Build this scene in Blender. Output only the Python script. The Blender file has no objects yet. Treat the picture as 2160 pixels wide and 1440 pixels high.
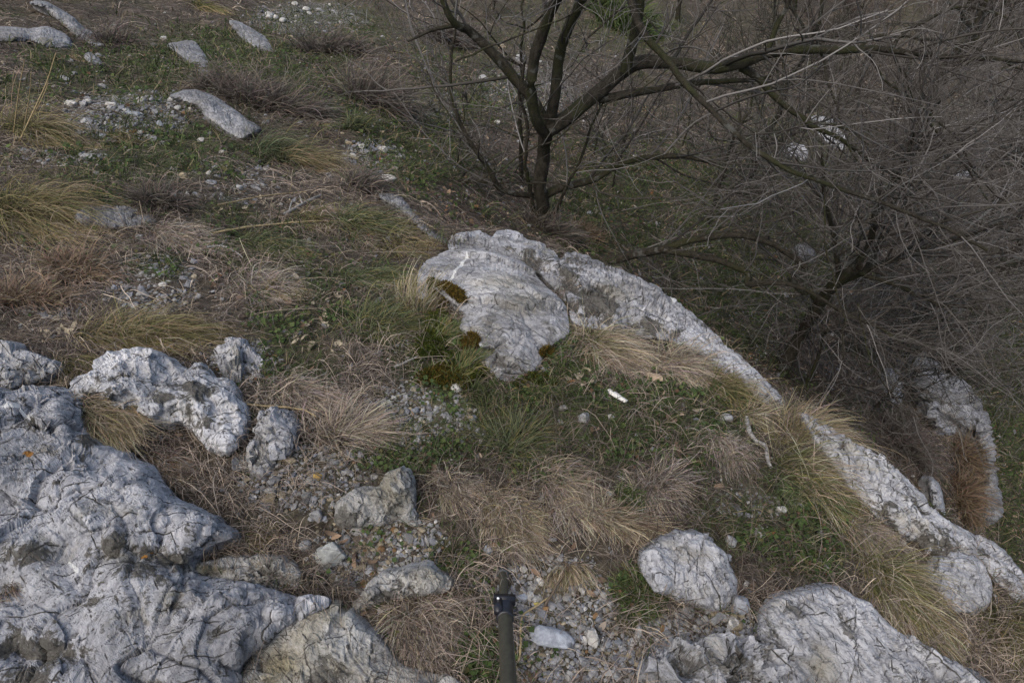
import bpy, math, time
import numpy as np
T0 = time.time()
rng = np.random.default_rng(11)
sc = bpy.context.scene
COL = sc.collection

# ------------------------------------------------------------------ camera frame
F, CX, CY = 1440.0, 1080.0, 720.0          # pixels of the 2160 x 1440 photograph
CAM = np.array([0.0, 0.0, 1.40])
PITCH = math.radians(47.0)
FW = np.array([0, math.cos(PITCH), -math.sin(PITCH)])
UP = np.array([0, math.sin(PITCH), math.cos(PITCH)])
RT = np.array([1.0, 0, 0])

def rays(u, v):
    u = np.asarray(u, float); v = np.asarray(v, float)
    return FW + ((u - CX) / F)[..., None] * RT + ((CY - v) / F)[..., None] * UP

def proj(P):
    q = np.asarray(P) - CAM
    t = np.maximum(q @ FW, 0.05)
    return CX + F * (q @ RT) / t, CY - F * (q @ UP) / t, t

# ------------------------------------------------------------------ noise
_perm = np.random.default_rng(3).permutation(256).astype(np.int64)
_perm = np.concatenate([_perm, _perm, _perm])
_g3 = np.random.default_rng(5).normal(size=(256, 3)); _g3 /= np.linalg.norm(_g3, axis=1)[:, None]

def pn(p):
    p = np.asarray(p, float)
    i = np.floor(p).astype(np.int64); f = p - i
    i &= 255
    w = f * f * f * (f * (f * 6 - 15) + 10)
    r = 0
    for dx in (0, 1):
        wx = w[:, 0] if dx else 1 - w[:, 0]
        for dy in (0, 1):
            wy = w[:, 1] if dy else 1 - w[:, 1]
            for dz in (0, 1):
                wz = w[:, 2] if dz else 1 - w[:, 2]
                h = _perm[_perm[_perm[i[:, 0] + dx] + i[:, 1] + dy] + i[:, 2] + dz]
                g = _g3[h]
                r = r + wx * wy * wz * (g[:, 0] * (f[:, 0] - dx) + g[:, 1] * (f[:, 1] - dy) + g[:, 2] * (f[:, 2] - dz))
    return r * 1.5

def fbm(p, o=4, lac=2.07, gain=0.5):
    p = np.asarray(p, float); r = np.zeros(len(p)); a = 1.0; s = 1.0
    for k in range(o):
        r += a * pn(p * s + 17.3 * k); a *= gain; s *= lac
    return r

def ridged(p, o=4):
    r = np.zeros(len(p)); a = 1.0; s = 1.0
    for k in range(o):
        r += a * (1 - 2 * np.abs(pn(p * s + 9.1 * k))); a *= .5; s *= 2.1
    return r

def worley(p, jit=.9):
    """F1, F2-F1 and a random value per cell"""
    p = np.asarray(p, float); i = np.floor(p).astype(np.int64)
    d1 = np.full(len(p), 9.0); d2 = np.full(len(p), 9.0); cid = np.zeros(len(p), np.int64); rel = np.zeros_like(p)
    for dx in (-1, 0, 1):
        for dy in (-1, 0, 1):
            for dz in (-1, 0, 1):
                c = i + np.array([dx, dy, dz]); cc = c & 255
                h = _perm[_perm[_perm[cc[:, 0]] + cc[:, 1]] + cc[:, 2]]
                q = c + .5 + jit * .5 * _g3[h]
                d = np.sqrt(((q - p) ** 2).sum(1))
                m = d < d1; rel[m] = (p - q)[m]
                d2 = np.where(m, d1, np.minimum(d2, d)); cid = np.where(m, h, cid); d1 = np.where(m, d, d1)
    return d1, d2 - d1, cid / 255.0, (rel * _g3[(cid * 7 + 13) & 255]).sum(1)

def sstep(a, b, x):
    t = np.clip((x - a) / (b - a), 0, 1); return t * t * (3 - 2 * t)

def nrm(a):
    return a / np.maximum(np.linalg.norm(a, axis=-1, keepdims=True), 1e-9)

def catmull(P, n):
    P = np.asarray(P, float)
    if len(P) == 2:
        t = np.linspace(0, 1, n)[:, None]; return P[0] * (1 - t) + P[1] * t
    Q = np.vstack([2 * P[0] - P[1], P, 2 * P[-1] - P[-2]])
    seg = np.linspace(0, len(P) - 1 - 1e-9, n); k = seg.astype(int); t = (seg - k)[:, None]
    a, b, c, d = Q[k], Q[k + 1], Q[k + 2], Q[k + 3]
    return .5 * (2 * b + (c - a) * t + (2 * a - 5 * b + 4 * c - d) * t * t + (3 * b - a - 3 * c + d) * t ** 3)

# ------------------------------------------------------------------ terrain height field
class TPS:
    def __init__(s, pts, z, lam=.02):
        s.p = np.asarray(pts, float); n = len(s.p)
        K = s.k(s.p) + lam * np.eye(n); A = np.zeros((n + 3, n + 3)); A[:n, :n] = K
        A[:n, n] = 1; A[:n, n + 1:] = s.p; A[n, :n] = 1; A[n + 1:, :n] = s.p.T
        s.w = np.linalg.solve(A, np.concatenate([z, [0, 0, 0]]))
    def k(s, q):
        d2 = ((q[:, None, :] - s.p[None]) ** 2).sum(2)
        return .5 * d2 * np.log(d2 + 1e-9)
    def __call__(s, q):
        n = len(s.p); out = np.empty(len(q))
        for a in range(0, len(q), 60000):
            b = q[a:a + 60000]
            out[a:a + 60000] = s.k(b) @ s.w[:n] + s.w[n] + b @ s.w[n + 1:]
        return out

def unz(u, v, z):
    d = rays([u], [v])[0]; t = (z - CAM[2]) / d[2]; return CAM + d * t

SHARED = [(800, 405, -.74), (700, 300, -1.02), (625, 150, -1.65), (600, 10, -2.7)]
U1 = [(1060, 1195, 0), (0, 1440, .06), (500, 1440, .02), (2160, 1440, -.34), (1700, 1400, -.14), (1500, 1200, -.05), (1900, 1250, -.22),
      (1700, 950, -.2), (1400, 760, -.2), (1080, 800, -.06), (1000, 560, -.24), (700, 850, -.02), (300, 800, .04), (0, 900, .12),
      (0, 600, -.03), (500, 600, -.16), (820, 560, -.3), (300, 350, -.46), (0, 350, -.33), (560, 380, -.52),
      (0, 100, -1.05), (300, 60, -1.75), (450, 180, -1.05), (1600, 830, -.26), (1300, 1000, -.06)]
U2 = [(700, 210, -1.55), (800, 330, -1.12), (900, 400, -.95), (1000, 210, -2.25), (1150, 470, -1.75), (1000, 20, -3.9), (1300, 350, -2.6),
      (1500, 500, -2.9), (1400, 20, -5.2), (1700, 300, -4.6), (2100, 60, -6.3), (2000, 480, -4.9), (1700, 760, -3.2), (1780, 900, -3.1),
      (2150, 900, -4.8), (2030, 1000, -3.9), (2160, 1200, -4.6), (2160, 1440, -4.4)]
B1 = [(0, -2, .3), (-3, -1, .6), (2, -1.2, -.3), (-5, 2, .2), (-8, 8, -.8), (-10, 20, -3.0), (-3, 14, -4.0)]
B2 = [(2.6, -2, -4.0), (7, -2, -5.5), (12, 5, -7.5), (6, 26, -5.0), (-4, 24, -5.0), (16, 20, -6.0), (0, 40, -2.0), (20, 38, -2.0), (-14, 40, -2)]
p1 = np.array([unz(*a) for a in SHARED + U1]); p2 = np.array([unz(*a) for a in SHARED + U2])
q1 = np.vstack([p1, np.array(B1, float)]); q2 = np.vstack([p2, np.array(B2, float)])
f1 = TPS(q1[:, :2], q1[:, 2]); f2 = TPS(q2[:, :2], q2[:, 2])

GX0, GX1, GY0, GY1, GS = -16.0, 22.0, -4.0, 46.0, .06
gx = np.arange(GX0, GX1, GS); gy = np.arange(GY0, GY1, GS)
# TPS is smooth: evaluate coarsely, then refine
def coarse(f, s=5):
    cx, cy = gx[::s], gy[::s]
    X, Y = np.meshgrid(cx, cy); Z = f(np.stack([X.ravel(), Y.ravel()], 1)).reshape(X.shape)
    a = np.clip((gx - GX0) / (GS * s), 0, len(cx) - 1.001); b = np.clip((gy - GY0) / (GS * s), 0, len(cy) - 1.001)
    i = a.astype(int); j = b.astype(int); fa = a - i; fb = (b - j)[:, None]
    top = Z[j][:, i] * (1 - fa) + Z[j][:, i + 1] * fa; bot = Z[j + 1][:, i] * (1 - fa) + Z[j + 1][:, i + 1] * fa
    return top * (1 - fb) + bot * fb
H1 = coarse(f1); H2 = coarse(f2)

def bil(H, x, y):
    a = np.clip((x - GX0) / GS, 0, len(gx) - 1.001); b = np.clip((y - GY0) / GS, 0, len(gy) - 1.001)
    i = a.astype(int); j = b.astype(int); fa = a - i; fb = b - j
    return (H[j, i] * (1 - fa) + H[j, i + 1] * fa) * (1 - fb) + (H[j + 1, i] * (1 - fa) + H[j + 1, i + 1] * fa) * fb

def march(u, v, H, t0=.5, t1=60., n=230):
    """first hit of photo pixels on a height grid -> points, axial depth"""
    d = rays(u, v); u = d[:, 0]
    t = np.full(len(d), np.nan); ts = np.geomspace(t0, t1, n)
    act = np.arange(len(d)); pz = np.full(len(d), 1.0); pt = ts[0]
    for k, tt in enumerate(ts):
        P = CAM + d[act] * tt
        g = P[:, 2] - bil(H, P[:, 0], P[:, 1])
        hit = g <= 0
        if hit.any():
            h = act[hit]; a = pz[h]; b = -g[hit]
            t[h] = pt + (tt - pt) * a / np.maximum(a + b, 1e-9)
        pz[act] = g; act = act[~hit]; pt = tt
        if not len(act): break
    t = np.where(np.isnan(t), t1, t)
    return CAM + d * t[:, None], t

RIDGE = [(600, 10), (625, 150), (700, 300), (800, 405), (860, 440), (930, 490), (1060, 490), (1150, 520), (1270, 550), (1400, 640), (1530, 735),
         (1650, 840), (1770, 950), (1880, 1035), (1990, 1095), (2080, 1150), (2160, 1240)]
rp, _ = march(np.array([a[0] for a in RIDGE], float), np.array([a[1] for a in RIDGE], float), H1)
rp = rp[:, :2]
e0 = rp[0] + (rp[0] - rp[1]) / np.linalg.norm(rp[0] - rp[1]) * 40
RP = np.vstack([e0, rp, [rp[-1] + np.array([.25, -.5])], [[2.0, -1.5]], [[2.2, -6]]])

def sdist(x, y):
    p = np.stack([x, y], -1); best = np.full(p.shape[:-1], 1e9); sg = np.zeros(p.shape[:-1])
    for a, b in zip(RP[:-1], RP[1:]):
        ab = b - a; t = np.clip(((p - a) @ ab) / (ab @ ab), 0, 1)
        q = p - a - t[..., None] * ab; d = np.sqrt((q ** 2).sum(-1))
        c = ab[0] * (p[..., 1] - a[1]) - ab[1] * (p[..., 0] - a[0])
        m = d < best; best = np.where(m, d, best); sg = np.where(m, np.sign(c), sg)
    return best * sg        # positive: beyond the ridge (left of travel direction = far side)

Xg, Yg = np.meshgrid(gx, gy)
SD = sdist(Xg, Yg)
w = .30 + .16 * np.clip(Yg - 2.2, 0, 6)
S = sstep(0, 1, (SD - .03) / w)
HG = H1 * (1 - S) + H2 * S
lum = np.stack([Xg.ravel() * 1.6, Yg.ravel() * 1.6, np.full(Xg.size, 3.3)], 1)
L1 = fbm(lum, 4).reshape(Xg.shape)
dist = np.hypot(Xg, Yg)
HG = HG + L1 * (.012 + .05 * sstep(1.5, 5, dist) + .12 * sstep(8, 20, dist))

def hz(x, y):
    z = bil(HG, x, y)
    r = np.hypot(np.maximum(0, np.maximum(GX0 - x, x - GX1)), np.maximum(0, np.maximum(GY0 - y, y - GY1)))
    return z + np.minimum(r * .12, 14)

def hit(u, v):
    P, t = march(np.atleast_1d(np.asarray(u, float)), np.atleast_1d(np.asarray(v, float)), HG); return P, t
def at(u, v): return hit(u, v)[0][0]
def atdepth(u, v, t): return CAM + rays([u], [v])[0] * t

# ------------------------------------------------------------------ mesh helpers
def tag(o, label=None, cat=None, group=None, kind=None):
    if label: o['label'] = label
    if cat: o['category'] = cat
    if group: o['group'] = group
    if kind: o['kind'] = kind
    return o

def mesh(name, V, Fc, mat, parent=None, col=None, smooth=True, loc=None):
    V = np.asarray(V, np.float64); Fc = np.asarray(Fc, np.int32)
    if parent is not None and loc is None: loc = np.array(parent.location)
    if loc is not None: V = V - np.asarray(loc)
    me = bpy.data.meshes.new(name)
    n, k = Fc.shape
    me.vertices.add(len(V)); me.vertices.foreach_set('co', V.astype(np.float32).ravel())
    me.loops.add(n * k); me.loops.foreach_set('vertex_index', Fc.ravel())
    me.polygons.add(n); me.polygons.foreach_set('loop_start', np.arange(0, n * k, k, dtype=np.int32))
    me.polygons.foreach_set('use_smooth', np.full(n, bool(smooth)))
    if col is not None:
        c = np.ones((len(V), 4), np.float32); c[:, :col.shape[1]] = col
        at_ = me.attributes.new('col', 'FLOAT_COLOR', 'POINT'); at_.data.foreach_set('color', c.ravel())
    me.update(calc_edges=True); me.validate()
    if mat: me.materials.append(mat)
    o = bpy.data.objects.new(name, me); COL.objects.link(o)
    if parent is not None:
        o.parent = parent
    elif loc is not None: o.location = loc
    return o

def empty(name, loc):
    o = bpy.data.objects.new(name, None); COL.objects.link(o); o.location = loc; o.empty_display_size = .1
    return o

def tubes(P, R, k=4, col=None):
    """P (N,S,3), R (N,S) -> verts, quads (+ per-vertex colours from col (N,S,3))"""
    N, S_ = P.shape[:2]
    T = np.empty_like(P); T[:, 1:-1] = P[:, 2:] - P[:, :-2]; T[:, 0] = P[:, 1] - P[:, 0]; T[:, -1] = P[:, -1] - P[:, -2]; T = nrm(T)
    ref = np.where(np.abs(T[:, :1, 2:3]) > .8, np.array([1.0, 0, 0]), np.array([0, 0, 1.0])) * np.ones((N, S_, 1))
    A = nrm(np.cross(T, ref)); B = np.cross(T, A)
    ang = np.arange(k) * 2 * np.pi / k
    V = P[:, :, None] + R[:, :, None, None] * (A[:, :, None] * np.cos(ang)[:, None] + B[:, :, None] * np.sin(ang)[:, None])
    base = (np.arange(N * S_).reshape(N, S_) * k)[:, :-1, None]
    j = np.arange(k); jn = (j + 1) % k
    Fq = np.stack([base + j, base + jn, base + jn + k, base + j + k], -1).reshape(-1, 4)
    c = None if col is None else np.repeat(col.reshape(-1, col.shape[-1]), k, 0)
    return V.reshape(-1, 3), Fq, c

def ribbons(P, W, side, col):
    """P (N,S,3), W (N,S) half widths, side (N,3)"""
    N, S_ = P.shape[:2]
    T = np.empty_like(P); T[:, 1:-1] = P[:, 2:] - P[:, :-2]; T[:, 0] = P[:, 1] - P[:, 0]; T[:, -1] = P[:, -1] - P[:, -2]; T = nrm(T)
    A = nrm(np.cross(T, side[:, None]))
    V = np.stack([P - A * W[..., None], P + A * W[..., None]], 2)
    b = (np.arange(N * S_).reshape(N, S_) * 2)[:, :-1]
    Fq = np.stack([b, b + 1, b + 3, b + 2], -1).reshape(-1, 4)
    return V.reshape(-1, 3), Fq, np.repeat(col.reshape(-1, col.shape[-1]), 2, 0)

def merge(parts):
    Vs, Fs, Cs, o = [], [], [], 0
    for V, Fq, c in parts:
        Vs.append(V); Fs.append(Fq + o); Cs.append(c); o += len(V)
    return np.vstack(Vs), np.vstack(Fs), (None if Cs[0] is None else np.vstack(Cs))

def icosphere(n):
    import bmesh
    bm = bmesh.new(); bmesh.ops.create_icosphere(bm, subdivisions=n, radius=1)
    V = np.array([v.co for v in bm.verts]); Fc = np.array([[v.index for v in f.verts] for f in bm.faces]); bm.free()
    return V, Fc
ICO1 = icosphere(1); ICO2 = icosphere(2); ICO3 = icosphere(4)

# ------------------------------------------------------------------ materials
def newmat(name):
    m = bpy.data.materials.new(name); m.use_nodes = True; nt = m.node_tree; nt.nodes.clear()
    return m, nt, nt.nodes.new, nt.links.new

class NB:
    def __init__(s, name):
        s.m, s.nt, s.n, s.l = newmat(name)
    def inp(s, node, key, val):
        if isinstance(val, bpy.types.NodeSocket): s.l(val, node.inputs[key])
        else: node.inputs[key].default_value = val
    def noise(s, vec, scale, detail=4, rough=.55, dist=0.):
        n = s.n('ShaderNodeTexNoise'); s.inp(n, 'Vector', vec); s.inp(n, 'Scale', scale); s.inp(n, 'Detail', detail); s.inp(n, 'Roughness', rough); s.inp(n, 'Distortion', dist)
        return n.outputs['Fac'], n.outputs['Color']
    def voro(s, vec, scale, feature='DISTANCE_TO_EDGE', out='Distance'):
        n = s.n('ShaderNodeTexVoronoi'); n.feature = feature; s.inp(n, 'Vector', vec); s.inp(n, 'Scale', scale); return n.outputs[out]
    def ramp(s, fac, a, b, va=0., vb=1.):
        n = s.n('ShaderNodeMapRange'); n.interpolation_type = 'SMOOTHSTEP'
        s.inp(n, 'Value', fac); s.inp(n, 'From Min', a); s.inp(n, 'From Max', b); s.inp(n, 'To Min', va); s.inp(n, 'To Max', vb); return n.outputs[0]
    def math(s, op, a, b=0.):
        n = s.n('ShaderNodeMath'); n.operation = op; s.inp(n, 0, a); s.inp(n, 1, b); return n.outputs[0]
    def mix(s, fac, a, b, mode='MIX'):
        n = s.n('ShaderNodeMix'); n.data_type = 'RGBA'; n.blend_type = mode
        s.inp(n, 0, fac); s.inp(n, 6, a if isinstance(a, bpy.types.NodeSocket) else (*a, 1)); s.inp(n, 7, b if isinstance(b, bpy.types.NodeSocket) else (*b, 1)); return n.outputs[2]
    def vadd(s, a, b, op='ADD'):
        n = s.n('ShaderNodeVectorMath'); n.operation = op; s.inp(n, 0, a); s.inp(n, 1, b); return n.outputs[0]
    def scale(s, a, k):
        n = s.n('ShaderNodeVectorMath'); n.operation = 'SCALE'; s.inp(n, 0, a); s.inp(n, 'Scale', k); return n.outputs[0]
    def mapping(s, vec, rot=(0, 0, 0), sca=(1, 1, 1)):
        n = s.n('ShaderNodeMapping'); s.inp(n, 'Vector', vec); n.inputs['Rotation'].default_value = rot
        return s.vadd(n.outputs[0], sca, 'MULTIPLY')
    def obj(s):
        n = s.n('ShaderNodeTexCoord'); i = s.n('ShaderNodeObjectInfo')
        off = s.scale(s.comb(i.outputs['Random']), 37.0)
        return s.vadd(n.outputs['Object'], off)
    def comb(s, x):
        n = s.n('ShaderNodeCombineXYZ'); s.inp(n, 0, x); s.inp(n, 1, x); s.inp(n, 2, x); return n.outputs[0]
    def bump(s, h, strength, dist, nin=None):
        n = s.n('ShaderNodeBump'); s.inp(n, 'Height', h); s.inp(n, 'Strength', strength); s.inp(n, 'Distance', dist)
        if nin is not None: s.inp(n, 'Normal', nin)
        return n.outputs[0]
    def out(s, color, rough=.8, normal=None, spec=.25, transl=0., metal=0.):
        b = s.n('ShaderNodeBsdfPrincipled'); s.inp(b, 'Base Color', color if isinstance(color, bpy.types.NodeSocket) else (*color, 1)); s.inp(b, 'Roughness', rough); s.inp(b, 'Specular IOR Level', spec); s.inp(b, 'Metallic', metal)
        if normal is not None: s.inp(b, 'Normal', normal)
        sh = b.outputs[0]
        if transl > 0:
            t = s.n('ShaderNodeBsdfTranslucent'); s.inp(t, 'Color', color); m = s.n('ShaderNodeMixShader'); s.inp(m, 0, transl); s.l(sh, m.inputs[1]); s.l(t.outputs[0], m.inputs[2]); sh = m.outputs[0]
        o = s.n('ShaderNodeOutputMaterial'); s.l(sh, o.inputs[0]); return s.m
    def attr(s, name='col'):
        n = s.n('ShaderNodeAttribute'); n.attribute_name = name; return n

def rock_mat(name, light, dark, rot, crack=1.0, stain=.5, black=.5, tan=.5, orange=0., bmp=.009):
    b = NB(name); P = b.obj()
    at_ = b.attr(); sp = b.n('ShaderNodeSeparateColor'); b.l(at_.outputs['Color'], sp.inputs[0])
    _, dc = b.noise(P, 9, 4); Pd = b.vadd(P, b.scale(b.vadd(dc, (.5, .5, .5), 'SUBTRACT'), .10))
    S1 = b.mapping(Pd, rot, (3.2, 1, 1.3))
    n1, _ = b.noise(P, 5.5, 8, .68); n2, _ = b.noise(S1, 24, 9, .78); n3, _ = b.noise(P, 95, 6, .8)
    col = b.mix(b.ramp(n1, .32, .64), dark, light)
    col = b.mix(b.ramp(n2, .36, .60), b.mix(1.0, col, (.55, .55, .565), 'MULTIPLY'), col)
    col = b.mix(b.ramp(n3, .56, .70), col, b.mix(1.0, col, (1.22, 1.21, 1.19), 'MULTIPLY'))
    # tan / olive weathering
    t1, _ = b.noise(P, 6.3, 7, .7, .6)
    tk = b.math('MAXIMUM', b.math('MULTIPLY', b.ramp(t1, .53, .66), tan), b.math('MULTIPLY', sp.outputs[2], b.ramp(t1, .36, .52)))
    col = b.mix(tk, col, (.225, .20, .135))
    # straight joint sets: parallel dirt filled cracks, broken up along their length, with blocks of slightly different tone between them
    Pj = b.vadd(P, b.scale(b.vadd(dc, (.5, .5, .5), 'SUBTRACT'), .022)); R = b.mapping(Pj, rot, (1, 1, 1))
    cm, _ = b.noise(P, 6, 4, .6); cm2, _ = b.noise(P, 21, 4, .7); cm3, _ = b.noise(b.vadd(P, (3.1, 7.7, 1.3)), 8, 4, .65)
    kk = None
    for (nx, ny, nz), sc_, wd_, mk, lo_, hi_ in (((1, .10, .10), 11, .026, cm, .50, .58), ((.15, 1, .10), 8, .022, cm3, .53, .60), ((.8, -.65, .1), 19, .036, cm2, .50, .57), ((.45, .8, -.08), 27, .045, cm2, .48, .40), ((-.6, .8, .08), 15, .028, cm, .47, .40)):
        dt = b.n('ShaderNodeVectorMath'); dt.operation = 'DOT_PRODUCT'; b.inp(dt, 0, R); b.inp(dt, 1, (nx, ny, nz))
        v1 = b.n('ShaderNodeTexVoronoi'); v1.voronoi_dimensions = '1D'; v1.feature = 'DISTANCE_TO_EDGE'; b.inp(v1, 'W', dt.outputs['Value']); b.inp(v1, 'Scale', sc_)
        k_ = b.math('MULTIPLY', b.ramp(v1.outputs['Distance'], wd_, wd_ * .15), b.ramp(mk, lo_, hi_)); kk = k_ if kk is None else b.math('MAXIMUM', kk, k_)
        if sc_ < 12:
            v2 = b.n('ShaderNodeTexVoronoi'); v2.voronoi_dimensions = '1D'; v2.feature = 'F1'; b.inp(v2, 'W', dt.outputs['Value']); b.inp(v2, 'Scale', sc_); s2 = b.n('ShaderNodeSeparateColor'); b.l(v2.outputs['Color'], s2.inputs[0])
            tn = b.ramp(s2.outputs[0], 0, 1, .80, 1.10); col = b.mix(1.0, col, b.comb(tn), 'MULTIPLY')
    s1, _ = b.noise(b.mapping(Pd, rot, (6, 1, 1.5)), 19, 7, .75); k3 = b.math('MULTIPLY', b.ramp(s1, .570, .625), b.ramp(cm2, .45, .55))
    kk = b.math('MULTIPLY', b.math('MAXIMUM', kk, b.math('MULTIPLY', k3, .8)), crack)
    # dark dirt and lichen patches
    l1, _ = b.noise(Pd, 17, 8, .75, .3); l2, _ = b.noise(P, 3.3, 3)
    lv = b.math('ADD', b.math('ADD', l1, b.math('MULTIPLY', b.math('SUBTRACT', l2, .5), .35)), b.math('MULTIPLY', sp.outputs[1], .20))
    lk = b.math('MULTIPLY', b.ramp(lv, .585, .645), black)
    col = b.mix(lk, col, b.mix(b.ramp(n3, .4, .6), (.050, .045, .037), (.10, .093, .078)))
    l3, _ = b.noise(Pd, 62, 5, .75)
    col = b.mix(b.math('MULTIPLY', b.ramp(l3, .555, .64), stain), col, (.085, .082, .076))
    col = b.mix(kk, col, (.042, .038, .032))
    col = b.mix(b.ramp(b.math('ADD', sp.outputs[0], b.math('MULTIPLY', n2, .3)), .6, .75), col, (.52, .52, .50))
    if orange:
        og, _ = b.noise(P, 60, 4, .6); og2 = b.n('ShaderNodeAttribute'); og2.attribute_name = 'lichen'
        col = b.mix(b.ramp(b.math('ADD', og2.outputs['Fac'], b.math('MULTIPLY', b.math('SUBTRACT', og, .5), 1.8)), .45, .6), col, (.27, .13, .035))
    h = b.math('SUBTRACT', b.math('ADD', b.math('MULTIPLY', n2, .7), b.math('MULTIPLY', n3, .4)), b.math('MULTIPLY', kk, .25))
    nm = b.bump(h, 1.0, bmp)
    return b.out(col, .9, nm, .15)

BL = (.40, .415, .45)
M_ROCK = rock_mat('limestone_blue_grey', (.485, .487, .50), (.36, .363, .375), (0, 0, .40), 1.0, .95, .95, .4, 1.0, .0055)
M_DOME = rock_mat('limestone_smooth', (.50, .50, .505), (.34, .34, .345), (0, .4, 1.5), .9, .7, .6, .5, 0, .005)
M_RIDGE = rock_mat('limestone_foliated', (.46, .463, .475), (.26, .26, .26), (0, 0, -.62), 1.0, .9, .95, .5, 0, .006)
M_TAN = rock_mat('limestone_tan', (.52, .515, .49), (.36, .35, .325), (.3, .5, .2), .9, .7, .8, .6, 0, .006)
M_SLAB = rock_mat('limestone_slab', (.49, .493, .505), (.34, .343, .35), (0, 0, -.55), .95, .8, .8, .35, 0, .007)
M_PALE = rock_mat('limestone_pale', (.57, .57, .575), (.44, .44, .445), (0, 0, .2), 1.0, .95, .95, .3, 0, .006)
M_FAR = rock_mat('limestone_weathered', (.35, .35, .355), (.22, .22, .22), (0, 0, -.3), .9, .9, .9, .5, 0)

def vcol_mat(name, rough=.7, transl=.25, spec=.2, bumpy=0.):
    b = NB(name); a = b.attr(); nm = None
    if bumpy:
        P = b.obj(); n, _ = b.noise(P, 60, 5, .7); nm = b.bump(n, .8, bumpy)
        c = b.mix(b.ramp(n, .35, .65), b.mix(1.0, a.outputs['Color'], (.62, .62, .62), 'MULTIPLY'), a.outputs['Color'])
        return b.out(c, rough, nm, spec)
    return b.out(a.outputs['Color'], rough, nm, spec, transl)
M_BLADE = vcol_mat('grass_blade', .65, .3, .2)
M_LITTER = vcol_mat('dry_litter', .8, .12, .15)
M_STONE = vcol_mat('loose_stone', .85, 0, .2, .006)
M_TWIG = vcol_mat('twig_bark', .8, 0, .2)

def bark_mat():
    b = NB('bark'); P = b.obj(); n, _ = b.noise(b.mapping(P, (0, 0, 0), (1, 1, .5)), 30, 6, .7); m, _ = b.noise(P, 3.5, 5, .6); g, _ = b.noise(P, 9, 4, .6)
    c = b.mix(b.ramp(n, .3, .7), (.015,.013,.009), (.046,.040,.030))
    c = b.mix(b.math('MULTIPLY', b.ramp(m, .46, .6), .75), c, (.030, .032, .013))
    c = b.mix(b.math('MULTIPLY', b.ramp(g, .60, .66), .6), c, (.11, .11, .10))
    return b.out(c, .85, b.bump(b.math('ADD', n, b.math('MULTIPLY', g, .6)), 1.0, .022), .15)
M_BARK = bark_mat()

def soil_mat():
    b = NB('hillside_soil'); t = b.n('ShaderNodeTexCoord'); P = t.outputs['Object']; a = b.attr()
    sep = b.n('ShaderNodeSeparateColor'); b.l(a.outputs['Color'], sep.inputs[0])
    n1, _ = b.noise(P, 5, 6, .65); n2, _ = b.noise(P, 38, 6, .7); n3, _ = b.noise(P, 140, 4, .7)
    c = b.mix(b.ramp(n2, .32, .68), (.034, .027, .021), (.12, .10, .078))
    c = b.mix(b.math('MULTIPLY', b.ramp(n1, .5, .65), .6), c, (.16, .13, .105))
    gm = b.math('MULTIPLY', sep.outputs[1], b.ramp(n2, .38, .6)); c = b.mix(gm, c, (.055, .075, .024))
    v = b.voro(P, 70, 'F1', 'Color'); vs = b.n('ShaderNodeSeparateColor'); b.l(v, vs.inputs[0])
    e = b.voro(P, 70); st = b.math('MULTIPLY', b.math('MULTIPLY', b.ramp(vs.outputs[0], .45, .5), b.ramp(e, .06, .13)), b.ramp(sep.outputs[0], .25, .7))
    c = b.mix(st, c, b.mix(vs.outputs[1], (.17, .165, .15), (.36, .355, .34)))
    h = b.math('ADD', b.math('ADD', n2, b.math('MULTIPLY', n3, .4)), b.math('MULTIPLY', st, .5))
    return b.out(c, .95, b.bump(h, 1.0, .015), .1)
M_SOIL = soil_mat()

def plain(name, c, rough=.6, spec=.3, metal=0., nz=0.):
    b = NB(name)
    if nz:
        P = b.obj(); n, _ = b.noise(P, 90, 5, .7); col = b.mix(b.ramp(n, .3, .7), tuple(x * (1 - nz) for x in c), tuple(x * (1 + nz) for x in c))
        return b.out(col, rough, b.bump(n, .25, .001), spec, 0, metal)
    return b.out(c, rough, None, spec, 0, metal)

# ------------------------------------------------------------------ ground zones (ellipses authored on the photograph, laid on the ground)
GREEN = [(300, 130, 200, 60, .75), (520, 110, 150, 60, .75), (640, 180, 120, 60, .65), (850, 270, 130, 80, .8), (700, 60, 150, 60, .65), (80, 200, 100, 40, .5), (950, 150, 110, 100, .45), (480, 450, 90, 50, .5), (900, 700, 70, 60, .9), (1250, 890, 330, 110, .9), (1080, 830, 200, 60, .9), (1200, 780, 70, 70, 1), (340, 320, 220, 70, .8), (250, 390, 150, 50, .7), (900, 340, 130, 60, .9), (870, 330, 100, 90, .6), (1610, 1080, 170, 110, .8),
         (640, 700, 110, 160, .55), (560, 520, 130, 70, .7), (900, 740, 110, 90, 1), (420, 110, 140, 60, .7), (620, 90, 140, 80, .6), (100, 120, 60, 40, .7), (1330, 1060, 40, 32, 1), (1350, 1250, 60, 60, 1), (1180, 960, 150, 70, .8),
         (960, 1180, 60, 40, .8), (1500, 880, 110, 90, .7), (1700, 1150, 120, 90, .8), (340, 560, 60, 30, .8), (770, 240, 70, 60, .7), (300, 170, 250, 50, .5), (860, 940, 120, 60, .6), (1500, 1000, 110, 90, .6), (1020, 1390, 60, 60, .5), (740, 620, 120, 120, .5),
         (2150, 900, 120, 330, .9), (1350, 430, 240, 140, .75), (1600, 560, 200, 150, .8), (1500, 680, 160, 90, .7), (1700, 330, 160, 90, .6), (1150, 60, 160, 80, .4), (1350, 60, 120, 60, .8), (1000, 210, 150, 60, .6)]
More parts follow.
